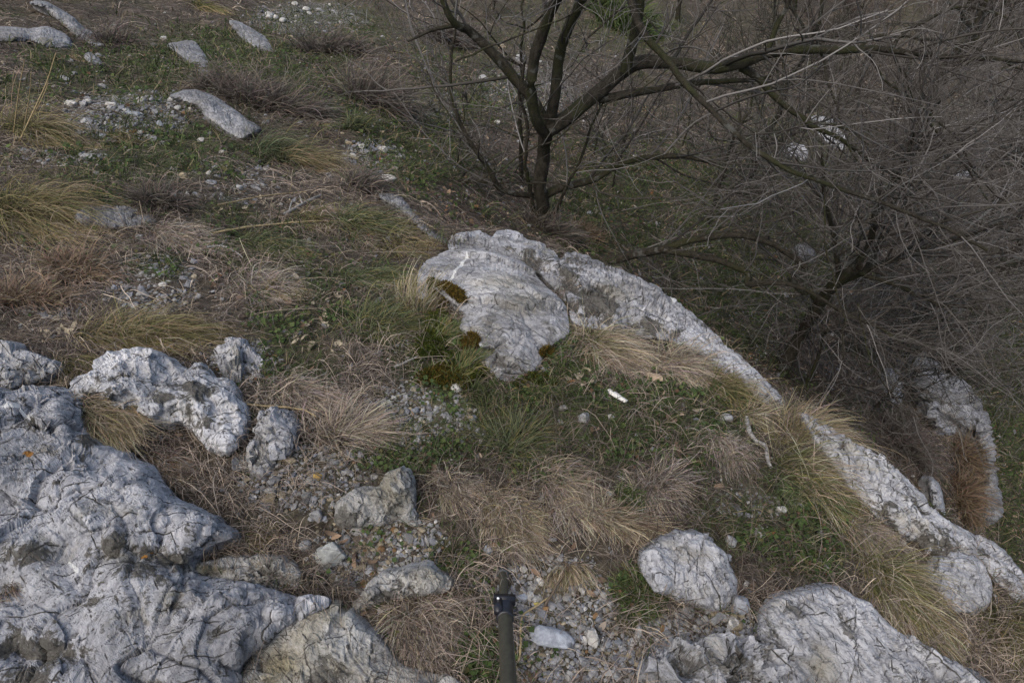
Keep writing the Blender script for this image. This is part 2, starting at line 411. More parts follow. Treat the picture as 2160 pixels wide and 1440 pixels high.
GRAVEL = [(650, 1010, 170, 90, 1), (790, 1160, 140, 100, 1), (1180, 1260, 160, 90, .9), (1200, 1390, 200, 70, 1), (890, 860, 110, 60, .9), (930, 920, 110, 60, .6), (330, 600, 110, 60, .9), (270, 245, 150, 60, 1), (1480, 1330, 170, 60, 1), (90, 640, 90, 35, .8),
          (510, 770, 80, 50, .8), (790, 330, 90, 40, .8), (650, 40, 130, 40, .9), (1110, 190, 120, 70, .7), (1560, 1060, 80, 40, .6), (130, 320, 120, 40, .6), (1650, 1060, 60, 40, .6), (900, 230, 110, 50, .4), (480, 380, 120, 60, .4), (1640, 1320, 110, 30, .7)]
BARE = [(900, 1120, 120, 70, 1), (1230, 1230, 120, 60, 1), (330, 610, 150, 70, .8), (700, 1060, 160, 120, .7), (1150, 1380, 220, 80, .6), (780, 1310, 50, 60, 1), (1230, 1130, 140, 40, .6)]

def zone(tab, P):
    u, v, t = proj(P); r = np.zeros(len(P))
    for a, b, ra, rb, k in tab:
        d = np.sqrt(((u - a) / ra) ** 2 + ((v - b) / rb) ** 2)
        r = np.maximum(r, k * sstep(1.25, .55, d))
    up_ = bil(SD, P[:, 0], P[:, 1])
    n = fbm(np.stack([P[:, 0] * 4, P[:, 1] * 4, np.full(len(P), 7.7 + len(tab))], 1), 4)
    out = np.clip(r + (n * .55) * (r > .02) + .0, 0, 1)
    return np.where(t < .2, .3, out)

# ------------------------------------------------------------------ terrain sheet
th = np.radians(np.concatenate([np.arange(-90, -62, 2.0), np.arange(-62, 62, .33), np.arange(62, 268, 3.0)]))
rr = np.concatenate([[.02, .1, .18, .26], np.geomspace(.33, 16, 330), np.geomspace(16.6, 320, 34)])
TH, RR = np.meshgrid(th, rr)
X = RR * np.sin(TH); Y = RR * np.cos(TH)
Z = hz(X.ravel(), Y.ravel()).reshape(X.shape)
q = np.stack([X.ravel(), Y.ravel(), Z.ravel()], 1)
fine = fbm(q * [9, 9, 4], 4) * .010 + fbm(q * [31, 31, 14], 3) * .004
fine *= np.clip(np.hypot(q[:, 0], q[:, 1]) / 1.2, .6, 2.5)
q[:, 2] += fine
nr, nt = X.shape
i = np.arange(nr - 1)[:, None] * nt; j = np.arange(nt)[None]; jn = (j + 1) % nt
Fq = np.stack([i + j, i + jn, i + nt + jn, i + nt + j], -1).reshape(-1, 4)[:, ::-1]
gz = np.zeros((len(q), 3)); near = (q[:, 1] > .1) & (np.hypot(q[:, 0], q[:, 1]) < 20)
gz[near, 0] = zone(GRAVEL, q[near]); gz[near, 1] = zone(GREEN, q[near])
gz[:, 1] = np.maximum(gz[:, 1], .35 * sstep(0, .6, fbm(q * [1.3, 1.3, 0], 3)))
tag(mesh('ground', q, Fq, M_SOIL, col=gz), kind='structure')
print('terrain', round(time.time() - T0, 1))

# ------------------------------------------------------------------ rocks
def polydist(p, poly):
    best = np.full(len(p), 1e18); near = np.zeros_like(p); inside = np.zeros(len(p), bool)
    n = len(poly)
    for k in range(n):
        a, b = poly[k], poly[(k + 1) % n]; ab = b - a; L = ab @ ab + 1e-12
        t = np.clip(((p - a) @ ab) / L, 0, 1); c = a + t[:, None] * ab; d = ((p - c) ** 2).sum(1)
        m = d < best; best = np.where(m, d, best); near[m] = c[m]
        if a[1] != b[1]:
            inside ^= ((a[1] > p[:, 1]) != (b[1] > p[:, 1])) & (p[:, 0] < (b[0] - a[0]) * (p[:, 1] - a[1]) / (b[1] - a[1]) + a[0])
    return np.sqrt(best), near, inside

def roll_closed(pts, step):
    pts = np.array(pts, float); n = len(pts); Q = np.vstack([pts[-1:], pts, pts[:2]]); out = []
    for k in range(n):
        a, b, c, d = Q[k], Q[k + 1], Q[k + 2], Q[k + 3]; m = max(2, int(np.linalg.norm(c - b) / step))
        t = np.linspace(0, 1, m, endpoint=False)[:, None]
        out.append(.5 * (2 * b + (c - a) * t + (2 * a - 5 * b + 4 * c - d) * t * t + (3 * b - a - 3 * c + d) * t ** 3))
    return np.vstack(out)

def boundary_loops(Fq):
    E = np.concatenate([Fq[:, [0, 1]], Fq[:, [1, 2]], Fq[:, [2, 3]], Fq[:, [3, 0]]])
    key = np.sort(E, 1); kk = key[:, 0].astype(np.int64) * 10 ** 8 + key[:, 1]
    _, idx, cnt = np.unique(kk, return_index=True, return_counts=True)
    return E[idx[cnt == 1]]

def rock(name, label, outline, H, bulge, tilt, round_px, mat, step=3, noise=(.012, .006, .004), strata=(.5, .3, .8), cell=9., jag=5., seed=0, group=None, jointk=1.0, cat='rock', power=1.3, dents=()):
    poly = roll_closed(outline, 9)
    # ragged outline
    s = np.arange(len(poly)); cen = poly.mean(0); dirn = nrm(poly - cen)
    jn = fbm(np.stack([poly[:, 0] / 34., poly[:, 1] / 34., np.full(len(poly), seed * 3.1)], 1), 4)
    poly = poly + dirn * (jn * jag)[:, None]
    lo = poly.min(0) - step; hi = poly.max(0) + step
    ux = np.arange(lo[0], hi[0] + step, step); vy = np.arange(lo[1], hi[1] + step, step)
    U, Vv = np.meshgrid(ux, vy); p = np.stack([U.ravel(), Vv.ravel()], 1)
    d, near, ins = polydist(p, poly)
    W_ = len(ux); idx = np.arange(len(p)).reshape(U.shape)
    cells = np.stack([idx[:-1, :-1], idx[1:, :-1], idx[1:, 1:], idx[:-1, 1:]], -1).reshape(-1, 4)
    keep = ins[cells].sum(1) >= 3
    cells = cells[keep]
    used = np.unique(cells); remap = -np.ones(len(p), int); remap[used] = np.arange(len(used)); cells = remap[cells]
    p, d, near, ins = p[used], d[used], near[used], ins[used]
    be = boundary_loops(cells); bv = np.unique(be)
    p[bv] = near[bv]; d[bv] = 0; d[~ins] = 0
    P0, t0 = march(p[:, 0], p[:, 1], H)
    ppm = F / np.median(t0)                                     # pixels per metre
    f = (p[:, 1].max() - p[:, 1]) / np.ptp(p[:, 1])
    wid = fbm(np.stack([p[:, 0], p[:, 1], np.full(len(p), 50 + seed)], 1) / (round_px * 1.4), 1)
    rp2 = round_px * np.clip(1 + .9 * fbm(np.stack([p[:, 0], p[:, 1], np.full(len(p), 90 + seed)], 1) / (round_px * .8), 2), .4, 1.8)
    dn = np.clip(d / rp2, 0, 1); prof = (1 - (1 - dn) ** power) ** (1 / power)
    pull = .62 * bulge * prof * (1 + .45 * wid) + tilt * f
    for (u_, v_, ru_, rv_, dd) in dents: pull = pull - dd * sstep(1.3, .2, np.hypot((p[:, 0] - u_) / ru_, (p[:, 1] - v_) / rv_))
    t = t0 - pull
    P = CAM + rays(p[:, 0], p[:, 1]) * t[:, None]
    # normals
    Nn = np.zeros_like(P); a = P[cells[:, 0]]; n_ = np.cross(P[cells[:, 2]] - a, P[cells[:, 3]] - P[cells[:, 1]])
    n_ *= np.sign((n_ * (CAM - a)).sum(1))[:, None]
    for k in range(4): np.add.at(Nn, cells[:, k], n_)
    Nn = nrm(Nn)
    # layered, jointed relief
    s1 = np.array(strata); s1 = s1 / np.linalg.norm(s1); e1 = nrm(np.cross(s1, [0, .3, 1.])); e2 = np.cross(s1, e1)
    Q = P + seed * 3.7 + .02 * np.stack([fbm(P * 6 + 3, 3), fbm(P * 6 + 11, 3), fbm(P * 6 + 23, 3)], 1)
    loc = np.stack([Q @ e1, Q @ e2, Q @ s1 * 2.3], 1)
    F1a, ea, ca, ra_ = worley(loc * cell); F1b, eb, cb, rb_ = worley(loc * cell * 2.7 + 5)
    gate = sstep(-.35, .35, fbm(Q * 5 + 31, 3))
    F1c, ec, cc_, rc_ = worley(loc * cell * 6.1 + 9)
    amp = noise[0]
    F1d, ed, cd_, rd_ = worley(loc * cell * .42 + 3)
    disp = fbm(Q * 3.4, 3, gain=.36) * amp * .45 + ((cd_ - .5) * 1.0 + rd_ * 1.7 - sstep(.04, 0, ed) * .5) * amp * jointk + ridged(loc * np.array([4, 4, 11.]), 4) * noise[1] * .8
    disp += ((ca - .5) * amp * 1.1 + ra_ * amp * 1.5 - sstep(.05, .0, ea) * amp * .35) * jointk * (.35 + .65 * gate)
    disp += ((cb - .5) * noise[2] * 2.0 + rb_ * noise[2] * 2.4 - sstep(.07, .0, eb) * noise[2] * .7) * jointk * (.3 + .7 * gate)
    disp += ((cc_ - .5) * 1.0 + rc_ * 1.2) * noise[2] * .7
    pit = sstep(.35, .6, fbm(Q * 13 + 77, 4)); disp -= pit * noise[2] * .6
    disp += fbm(Q * 45, 3, gain=.6) * noise[2] * .8
    disp *= .35 + .65 * np.clip(d / 14, 0, 1)
    P = P + Nn * disp[:, None]
    # back and foot: walls that go down into the ground
    away = nrm(np.array([FW[0], FW[1], 0]))
    hzv = hz(P[bv, 0], P[bv, 1])
    drop = np.maximum(P[bv, 2] - np.minimum(hzv, P[bv, 2]), 0)
    n0 = len(P); bmap = -np.ones(n0, int); nb = len(bv)
    topness = f[bv][:, None]
    outw = np.stack([P[bv, 0] - P[:, 0].mean(), P[bv, 1] - P[:, 1].mean(), np.zeros(nb)], 1); outw = nrm(outw)
    R1 = P[bv] + away * (.25 * np.minimum(drop, .4) + .012)[:, None] * topness - np.array([0, 0, 1]) * (.015 + .3 * drop)[:, None]
    R2 = R1 + away * (.1 * np.minimum(drop, .6))[:, None] * topness; R2[:, 2] = np.minimum(hz(R2[:, 0], R2[:, 1]), R1[:, 2]) - .10
    bmap[bv] = np.arange(nb)
    sk = []
    ra = lambda x: n0 + bmap[x]; rb = lambda x: n0 + nb + bmap[x]
    e = be
    sk.append(np.stack([e[:, 1], e[:, 0], ra(e[:, 0]), ra(e[:, 1])], 1)); sk.append(np.stack([ra(e[:, 1]), ra(e[:, 0]), rb(e[:, 0]), rb(e[:, 1])], 1))
    V = np.vstack([P, R1, R2]); Fc = np.vstack([cells] + sk)
    c = P.mean(0); c[2] = hz(np.array([c[0]]), np.array([c[1]]))[0]
    o = mesh(name, V, Fc, mat, loc=c, col=paint(np.vstack([p, p[bv], p[bv]])), smooth=False)
    if mat is M_ROCK:
        pp = np.vstack([p, p[bv], p[bv]]); lf = np.zeros(len(pp), np.float32)
        for (u_, v_, ru_, rv_) in LICHEN: lf = np.maximum(lf, np.clip(1.25 - np.hypot((pp[:, 0] - u_) / ru_, (pp[:, 1] - v_) / rv_), 0, 1))
        o.data.attributes.new('lichen', 'FLOAT', 'POINT').data.foreach_set('value', lf.astype(np.float32))
    tag(o, label, cat, group)
    ROCKD.append((name, poly, p, t))
    return o
ROCKD = []
LICHEN = [(62, 966, 15, 11), (315, 1168, 13, 9), (302, 1182, 9, 6)]
VEINS = [[(985, 540), (968, 562), (950, 590), (944, 600)], [(0, 868), (30, 872), (60, 880)], [(150, 1190), (175, 1205)], [(1395, 600), (1420, 640)]]
STAIN = [(90, 1375, 130, 45, 1), (60, 1430, 120, 30, .8), (330, 1180, 110, 50, .9), (250, 1155, 80, 40, .6), (200, 860, 60, 40, .8), (400, 840, 60, 40, .7), (440, 900, 50, 30, .8), (90, 1010, 90, 20, .6), (180, 930, 40, 50, .8), (60, 1170, 60, 25, .8),
         (1040, 740, 50, 40, .8), (1095, 785, 40, 30, 1), (1020, 670, 30, 20, .6), (1200, 600, 40, 70, 1), (1250, 640, 70, 50, .9), (1380, 690, 60, 30, .7), (730, 1090, 30, 40, 1), (790, 1040, 40, 20, .7), (800, 1260, 40, 20, .7),
         (1950, 1140, 80, 40, .8), (1880, 1080, 60, 40, .6), (1800, 1330, 90, 50, .7), (1690, 1290, 60, 30, .8), (1500, 1410, 120, 30, .7), (400, 1370, 60, 40, .5), (560, 1205, 60, 25, .9), (350, 1440, 130, 30, .7), (700, 1400, 60, 60, .5), (1130, 570, 40, 40, .7)]
OCHRE = [(590, 1400, 90, 60, 1), (560, 1440, 80, 40, 1), (690, 1300, 60, 20, .7), (370, 1190, 70, 30, .8), (270, 1180, 60, 40, .6), (370, 1260, 40, 25, .8), (760, 1270, 30, 30, 1), (900, 1215, 60, 20, .6), (440, 1200, 60, 14, 1), (60, 790, 50, 40, .6), (1290, 620, 60, 30, .6), (1060, 600, 100, 30, .5), (1100, 640, 80, 30, .5), (1730, 1400, 40, 60, .6)]
def paint(p):
    c = np.zeros((len(p), 3), np.float32)
    for vn in VEINS:
        q = catmull(np.array(vn, float), 24); w_ = 4.2
        d = np.sqrt(((p[:, None, :] - q[None]) ** 2).sum(2)).min(1) if len(p) < 400000 else np.full(len(p), 99.)
        c[:, 0] = np.maximum(c[:, 0], np.clip(1.3 - d / w_, 0, 1))
    for tab, k in ((STAIN, 1), (OCHRE, 2)):
        for u_, v_, ru_, rv_, s_ in tab:
            c[:, k] = np.maximum(c[:, k], s_ * np.clip(1.2 - np.hypot((p[:, 0] - u_) / ru_, (p[:, 1] - v_) / rv_), 0, 1))
    return c

ROCKS = [
 ('boulder', 'big domed grey boulder with a white vein and moss at its foot in the middle', [(880, 600), (886, 563), (920, 537), (965, 528), (1020, 530), (1070, 546), (1112, 562), (1150, 597), (1188, 640), (1200, 670), (1198, 705), (1170, 722), (1150, 748), (1138, 772), (1118, 790), (1090, 802), (1065, 812), (1048, 800), (1032, 780), (1008, 760), (998, 735), (985, 708), (966, 692), (974, 662), (958, 640), (935, 622), (912, 606), (902, 628), (886, 630)], H1, .20, .16, 130, M_DOME, dict(noise=(.012, .004, .0026), strata=(.4, .9, .5), cell=5, jag=3)),
 ('rock_outcrop', 'craggy knob of grey rock rising directly behind the domed boulder', [(945, 512), (965, 500), (990, 492), (1015, 491), (1040, 502), (1050, 489), (1072, 488), (1110, 500), (1150, 520), (1178, 545), (1192, 580), (1198, 640), (1165, 605), (1130, 572), (1080, 552), (1020, 533), (950, 530)], H1, .05, .16, 40, M_RIDGE, dict(noise=(.016, .008, .003), jag=7, cell=8)),
 ('rock_ridge', 'long sloping grey slab forming the cliff edge beside the domed boulder', [(1180, 548), (1215, 536), (1260, 548), (1300, 566), (1350, 586), (1400, 620), (1450, 660), (1500, 700), (1550, 745), (1600, 790), (1652, 838), (1640, 862), (1590, 840), (1540, 800), (1480, 750), (1420, 720), (1360, 712), (1300, 700), (1240, 690), (1205, 680), (1196, 640), (1186, 590)], H1, .06, .12, 50, M_RIDGE, dict(noise=(.014, .011, .0042), strata=(.8, .5, .4), jag=9)),
 ('rock_ridge', 'lower rock rib of the cliff edge running down between straw tussocks to the frame edge', [(1690, 868), (1760, 905), (1830, 950), (1900, 1000), (1950, 1042), (1990, 1088), (2060, 1130), (2110, 1160), (2190, 1250), (2180, 1290), (2140, 1270), (2095, 1215), (2060, 1180), (1980, 1175), (1910, 1130), (1840, 1080), (1780, 1010), (1730, 940)], H1, .06, .10, 45, M_RIDGE, dict(noise=(.014, .011, .004), strata=(.7, .6, .3), jag=10)),
 ('boulder', 'smooth pale block hanging under the lower rock rib near its end', [(1965, 1182), (2010, 1160), (2050, 1165), (2080, 1195), (2088, 1240), (2078, 1285), (2050, 1296), (2010, 1290), (1985, 1260), (1960, 1225)], H1, .07, .04, 45, M_SLAB, dict(noise=(.008, .005, .003), jag=3)),
 ('rock_slab', 'wide foliated grey slab with a ridge line at the bottom of the slope under the green tussock', [(1625, 1275), (1660, 1255), (1700, 1250), (1740, 1238), (1790, 1250), (1835, 1275), (1880, 1322), (1960, 1372), (2040, 1425), (2100, 1480), (1640, 1480), (1625, 1400), (1600, 1330)], H1, .07, .05, 70, M_SLAB, dict(noise=(.012, .010, .0034), strata=(.8, .6, .2), jag=5)),
 ('rock_slab', 'small dark grey slab tucked behind the wide foliated slab by the cliff', [(1935, 1372), (1985, 1385), (2060, 1420), (2130, 1480), (2080, 1480), (2020, 1430), (1960, 1395)], H1, .03, .03, 22, M_RIDGE, dict(jag=3)),
 ('rock_slab', 'shattered pale flaky rock at the lower edge between gravel and wide slab', [(1368, 1390), (1400, 1365), (1460, 1372), (1520, 1362), (1590, 1372), (1640, 1400), (1650, 1480), (1380, 1480)], H1, .05, .02, 50, M_SLAB, dict(noise=(.022, .022, .010), strata=(.9, .4, .3), cell=16, jag=6)),
 ('boulder', 'rounded pale stone half buried in soil below the straw mat', [(1352, 1190), (1368, 1152), (1415, 1132), (1470, 1130), (1518, 1152), (1545, 1195), (1560, 1245), (1545, 1268), (1520, 1285), (1480, 1286), (1425, 1262), (1382, 1240)], H1, .075, .06, 50, M_SLAB, dict(noise=(.010, .006, .003), strata=(.9, .5, .2), jag=4)),
 ('boulder', 'pyramid shaped pale stone with a sharp corner standing in gravel', [(708, 1085), (716, 1055), (760, 1030), (802, 1024), (815, 1004), (848, 993), (868, 1008), (874, 1055), (878, 1108), (840, 1096), (800, 1108), (750, 1112), (716, 1108)], H1, .06, .10, 36, M_TAN, dict(noise=(.009, .004, .0035), jag=5)),
 ('boulder', 'flat topped tan and white stone above the wiry tussock beside the tripod', [(738, 1292), (752, 1258), (780, 1222), (835, 1202), (895, 1194), (925, 1208), (952, 1226), (945, 1244), (890, 1254), (830, 1262), (785, 1280), (762, 1296)], H1, .06, .06, 36, M_TAN, dict(noise=(.008, .004, .003), jag=4)),
 ('rock_slab', 'broad pale slab with yellow stains along the lower edge of the photo', [(470, 1480), (520, 1400), (570, 1345), (625, 1300), (680, 1280), (725, 1286), (760, 1310), (800, 1345), (850, 1398), (905, 1415), (950, 1422), (990, 1450), (1000, 1480)], H1, .07, .05, 80, M_TAN, dict(noise=(.009, .004, .003), jag=5)),
 ('rock_slab', 'low lumpy rock wedged between the great left outcrop and the gravel', [(405, 1195), (440, 1182), (500, 1172), (560, 1172), (605, 1180), (640, 1208), (636, 1240), (590, 1248), (540, 1238), (480, 1222), (420, 1216)], H1, .04, .03, 28, M_TAN, dict(noise=(.009, .004, .004), jag=4)),
 ('rock_outcrop', 'great pale cracked outcrop filling the lower left corner, with an orange lichen spot', [(-230, 850), (20, 826), (75, 820), (125, 826), (165, 852), (178, 900), (205, 935), (265, 962), (305, 985), (325, 1015), (355, 1055), (405, 1075), (445, 1092), (485, 1112), (490, 1135), (445, 1152), (412, 1185), (420, 1212), (520, 1226), (600, 1254), (690, 1268), (640, 1296), (590, 1330), (545, 1372), (500, 1410), (430, 1560), (-260, 1560)], H1, .11, .10, 70, M_ROCK, dict(noise=(.014, .003, .0026), strata=(.92, -.39, .12), cell=5.0, jag=6, jointk=1.0, dents=[(330, 1180, 150, 34, .026), (160, 900, 26, 60, .022), (80, 1385, 110, 36, .018)])),
 ('boulder', 'white knobbly rock with black lichen behind the great outcrop', [(145, 828), (152, 800), (195, 775), (215, 752), (262, 734), (312, 735), (352, 756), (390, 776), (420, 766), (448, 798), (482, 798), (502, 830), (515, 860), (522, 892), (505, 932), (472, 956), (442, 935), (408, 905), (380, 892), (330, 900), (250, 882), (200, 862), (165, 850)], H1, .13, .09, 60, M_PALE, dict(noise=(.016, .006, .0034), strata=(.2, .3, .9), cell=8, jointk=.8, jag=8)),
 ('boulder', 'pale rock cut by the left frame edge above the great outcrop', [(-130, 722), (0, 722), (50, 738), (100, 754), (116, 776), (90, 798), (50, 812), (0, 830), (-120, 838)], H1, .08, .08, 50, M_PALE, dict(jag=5)),
 ('rock_slab', 'striated pale block in two upright plates beside the white knobbly rock', [(552, 872), (580, 868), (612, 880), (622, 915), (592, 962), (560, 1002), (512, 992), (490, 985), (520, 950), (542, 915)], H1, .03, .05, 26, M_ROCK, dict(noise=(.016, .020, .006), strata=(.95, .3, .1), cell=14, jag=4)),
 ('rock_slab', 'crumbling grey ledge in gravel behind the white knobbly rock', [(452, 740), (480, 722), (520, 726), (545, 748), (556, 775), (530, 800), (490, 805), (462, 780)], H1, .02, .03, 24, M_RIDGE, dict(noise=(.018, .010, .008), cell=15, jag=6)),
 ('rock_slab', 'low flat grey rock lying under the huge golden tussock on the left', [(148, 442), (200, 434), (260, 430), (300, 445), (332, 465), (300, 482), (200, 484), (160, 470)], H1, 0.08, 0.05, 22, M_FAR, dict(jointk=.35, power=1.9, jag=4)),
 ('boulder', 'smooth whaleback boulder beside the gravel path', [(355, 205), (375, 194), (405, 189), (440, 196), (480, 220), (515, 248), (550, 272), (535, 290), (505, 296), (470, 275), (438, 252), (415, 226)], H1, 0.27, 0.2, 40, M_FAR, dict(jointk=.35, power=1.9, noise=(.010, .004, .004), step=3, jag=3)),
 ('boulder', 'steep nosed grey rock uphill of the whaleback boulder', [(350, 96), (372, 88), (405, 86), (425, 105), (442, 130), (455, 150), (448, 170), (425, 158), (402, 136), (375, 112)], H1, 0.25, 0.3, 24, M_FAR, dict(jointk=.35, power=1.9, noise=(.012, .005, .005), step=3, jag=3)),
 ('boulder', 'pale curved rock lying in the grass farthest up the slope', [(482, 44), (508, 48), (540, 66), (560, 80), (577, 116), (556, 112), (530, 96), (505, 76)], H1, 0.26, 0.22, 18, M_FAR, dict(jointk=.35, power=1.9, step=3, jag=3)),
 ('rock_slab', 'long pale shelf of rock at the left frame edge near the top', [(-30, 60), (20, 56), (60, 61), (100, 58), (138, 72), (152, 98), (110, 104), (70, 92), (20, 90), (-30, 84)], H1, 0.3, 0.2, 22, M_FAR, dict(jointk=.35, power=1.9, step=3, jag=4)),
 ('rock_outcrop', 'narrow rock rib sloping down from the top of the path', [(60, 6), (92, 2), (122, 18), (150, 34), (172, 54), (204, 74), (228, 96), (205, 100), (172, 84), (148, 66), (128, 48), (100, 24)], H1, 0.34, 0.25, 20, M_FAR, dict(jointk=.35, power=1.9, step=3, jag=4)),
 ('boulder', 'small grey rock peeping from brown grass under the narrow rib', [(176, 116), (190, 110), (208, 124), (214, 138), (196, 136), (182, 128)], H1, 0.16, 0.12, 10, M_FAR, dict(jointk=.35, power=1.9, step=2, jag=2)),
 ('rock_ridge', 'thin dark crest of rock climbing away uphill from the domed boulder', [(798, 414), (818, 408), (840, 414), (866, 440), (886, 462), (915, 488), (945, 506), (940, 518), (905, 500), (876, 474), (850, 446)], H1, 0.1, 0.1, 16, M_FAR, dict(jointk=.35, power=1.9, noise=(.018, .012, .008), step=3, jag=5)),
 ('rock_outcrop', 'pale curved cliff lip far below the ridge, seen past the branches at the right', [(1915, 738), (1950, 742), (1988, 780), (2018, 796), (2048, 818), (2070, 856), (2088, 890), (2096, 930), (2096, 985), (2104, 1030), (2112, 1055), (2106, 1080), (2092, 1100), (2066, 1098), (2060, 1060), (2076, 1010), (2070, 960), (2052, 915), (2020, 895), (1990, 868), (1955, 830), (1925, 785)], H2, .5, .5, 26, M_FAR, dict(noise=(.06, .03, .02), step=3, cell=2.2, jag=8)),
 ('boulder', 'blue grey rock face hanging inside the curved cliff lip', [(1955, 850), (1985, 838), (2010, 850), (2016, 885), (2004, 918), (1984, 918), (1966, 895)], H2, .35, .3, 20, M_SLAB, dict(noise=(.05, .03, .02), step=3, cell=3, jag=6)),
 ('boulder', 'pale rock edge just below the cliff under the brown brush', [(1956, 1008), (1978, 1014), (1988, 1050), (1994, 1092), (1976, 1098), (1962, 1060)], H2, .25, .3, 14, M_SLAB, dict(step=3, jag=4)),
 ('boulder', 'pale broken rock on the slope between the cliff and the curved lip', [(1868, 790), (1890, 776), (1905, 800), (1898, 850), (1880, 842)], H2, .25, .3, 14, M_SLAB, dict(step=3, jag=6)),
 ('rock_outcrop', 'white limestone scar showing through the branches down the slope', [(1712, 252), (1730, 246), (1752, 262), (1778, 280), (1786, 300), (1770, 318), (1745, 305), (1722, 282)], H2, .08, .2, 10, None, dict(noise=(.05, .03, .02), step=2, cell=4, jag=12)),
 ('boulder', 'white stone below the limestone scar behind the trees', [(1655, 312), (1672, 300), (1692, 308), (1698, 328), (1678, 336), (1658, 330)], H2, .06, .15, 8, None, dict(noise=(.05, .03, .02), step=2, cell=4, jag=11)),
 ('boulder', 'lone white stone among twigs on the slope to the right of the scar', [(2014, 366), (2030, 360), (2048, 368), (2044, 380), (2022, 380)], H2, .15, .2, 8, None, dict(step=2, cell=3, jag=3)),
 ('boulder', 'grey boulder on the lower slope behind the drooping limb', [(1672, 520), (1695, 512), (1716, 525), (1722, 548), (1705, 560), (1680, 550)], H2, .2, .3, 16, M_FAR, dict(step=3, cell=3, jag=4)),
]
M_WHITE = rock_mat('white_limestone', (.62, .62, .63), (.40, .40, .41), (.2, .4, .6), .5, .4, .4, .2, 0)
for k, (nm_, lb, ol, H, bu, ti, rp_, mt, kw) in enumerate(ROCKS):
    rock(nm_, lb, ol, H, bu, ti, rp_, mt or M_WHITE, seed=k + 1, **kw)
print('rocks', round(time.time() - T0, 1))

# mask of ground pixels covered by a rock (used only to keep litter off the rock faces)
def on_rock(P):
    u, v, t = proj(P); m = np.zeros(len(P), bool)
    for nm_, poly, p, tt in ROCKD:
        lo = poly.min(0); hi = poly.max(0)
        c = np.where((u > lo[0]) & (u < hi[0]) & (v > lo[1]) & (v < hi[1]) & (np.abs(t - np.median(tt)) < .8))[0]
        if len(c):
            d, _, ins = polydist(np.stack([u[c], v[c]], 1), poly); m[c] |= ins & (d > 3)
    return m

def fringe(seed, per=.16, out_=(-5, 12)):
    """ground points in a ragged band round the foot of each rock"""
    g = np.random.default_rng(seed); UV = []
    for nm_, poly, p, tt in ROCKD:
        n = int(len(poly) * 9 * per * 3); k = g.integers(0, len(poly), n); c = poly.mean(0); d = nrm(poly[k] - c)
        low_ = (d[:, 1] > -.35) | (g.uniform(0, 1, n) < .25)
        UV.append((poly[k] + d * g.uniform(*out_, (n, 1)) + g.normal(0, 3, (n, 2)))[low_])
    UV = np.vstack(UV); P, t = march(UV[:, 0], UV[:, 1], HG)
    n_ = fbm(np.stack([UV[:, 0] / 45, UV[:, 1] / 45, np.full(len(P), seed)], 1), 3)
    ok = n_ > -.12; return P[ok], t[ok]

def on_surface(u, v):
    """points on the rock face (or the ground) seen at photo pixels -> points, depth, height above the ground"""
    u = np.atleast_1d(np.asarray(u, float)); v = np.atleast_1d(np.asarray(v, float)); P, t = march(u, v, HG); t = t.copy()
    for nm_, poly, p, tt in ROCKD:
        lo = p.min(0); hi = p.max(0); c = np.where((u > lo[0]) & (u < hi[0]) & (v > lo[1]) & (v < hi[1]))[0]
        if not len(c): continue
        _, _, ins = polydist(np.stack([u[c], v[c]], 1), poly); c = c[ins]
        for k in c:
            tk = tt[((p - [u[k], v[k]]) ** 2).sum(1).argmin()]
            t[k] = min(t[k], tk)
    P = CAM + rays(u, v) * t[:, None]
    return P, t, np.maximum(P[:, 2] - hz(P[:, 0], P[:, 1]), 0)

# ------------------------------------------------------------------ grass tussocks
PAL = {  # base, middle, tip, jitter
 'gold': ((.075, .075, .035), (.185, .150, .082), (.31, .25, .15)),
 'straw': ((.12, .097, .060), (.27, .225, .158), (.41, .35, .26)),
 'pink': ((.12, .098, .080), (.245, .207, .175), (.37, .32, .28)),
 'green': ((.030, .042, .018), (.070, .088, .046), (.16, .165, .09)),
 'olive': ((.035, .042, .018), (.10, .105, .042), (.25, .20, .09)),
 'bright': ((.028, .042, .014), (.056, .080, .028), (.10, .12, .05)),
 'brown': ((.06, .045, .030), (.145, .105, .07), (.24, .18, .125)),
}

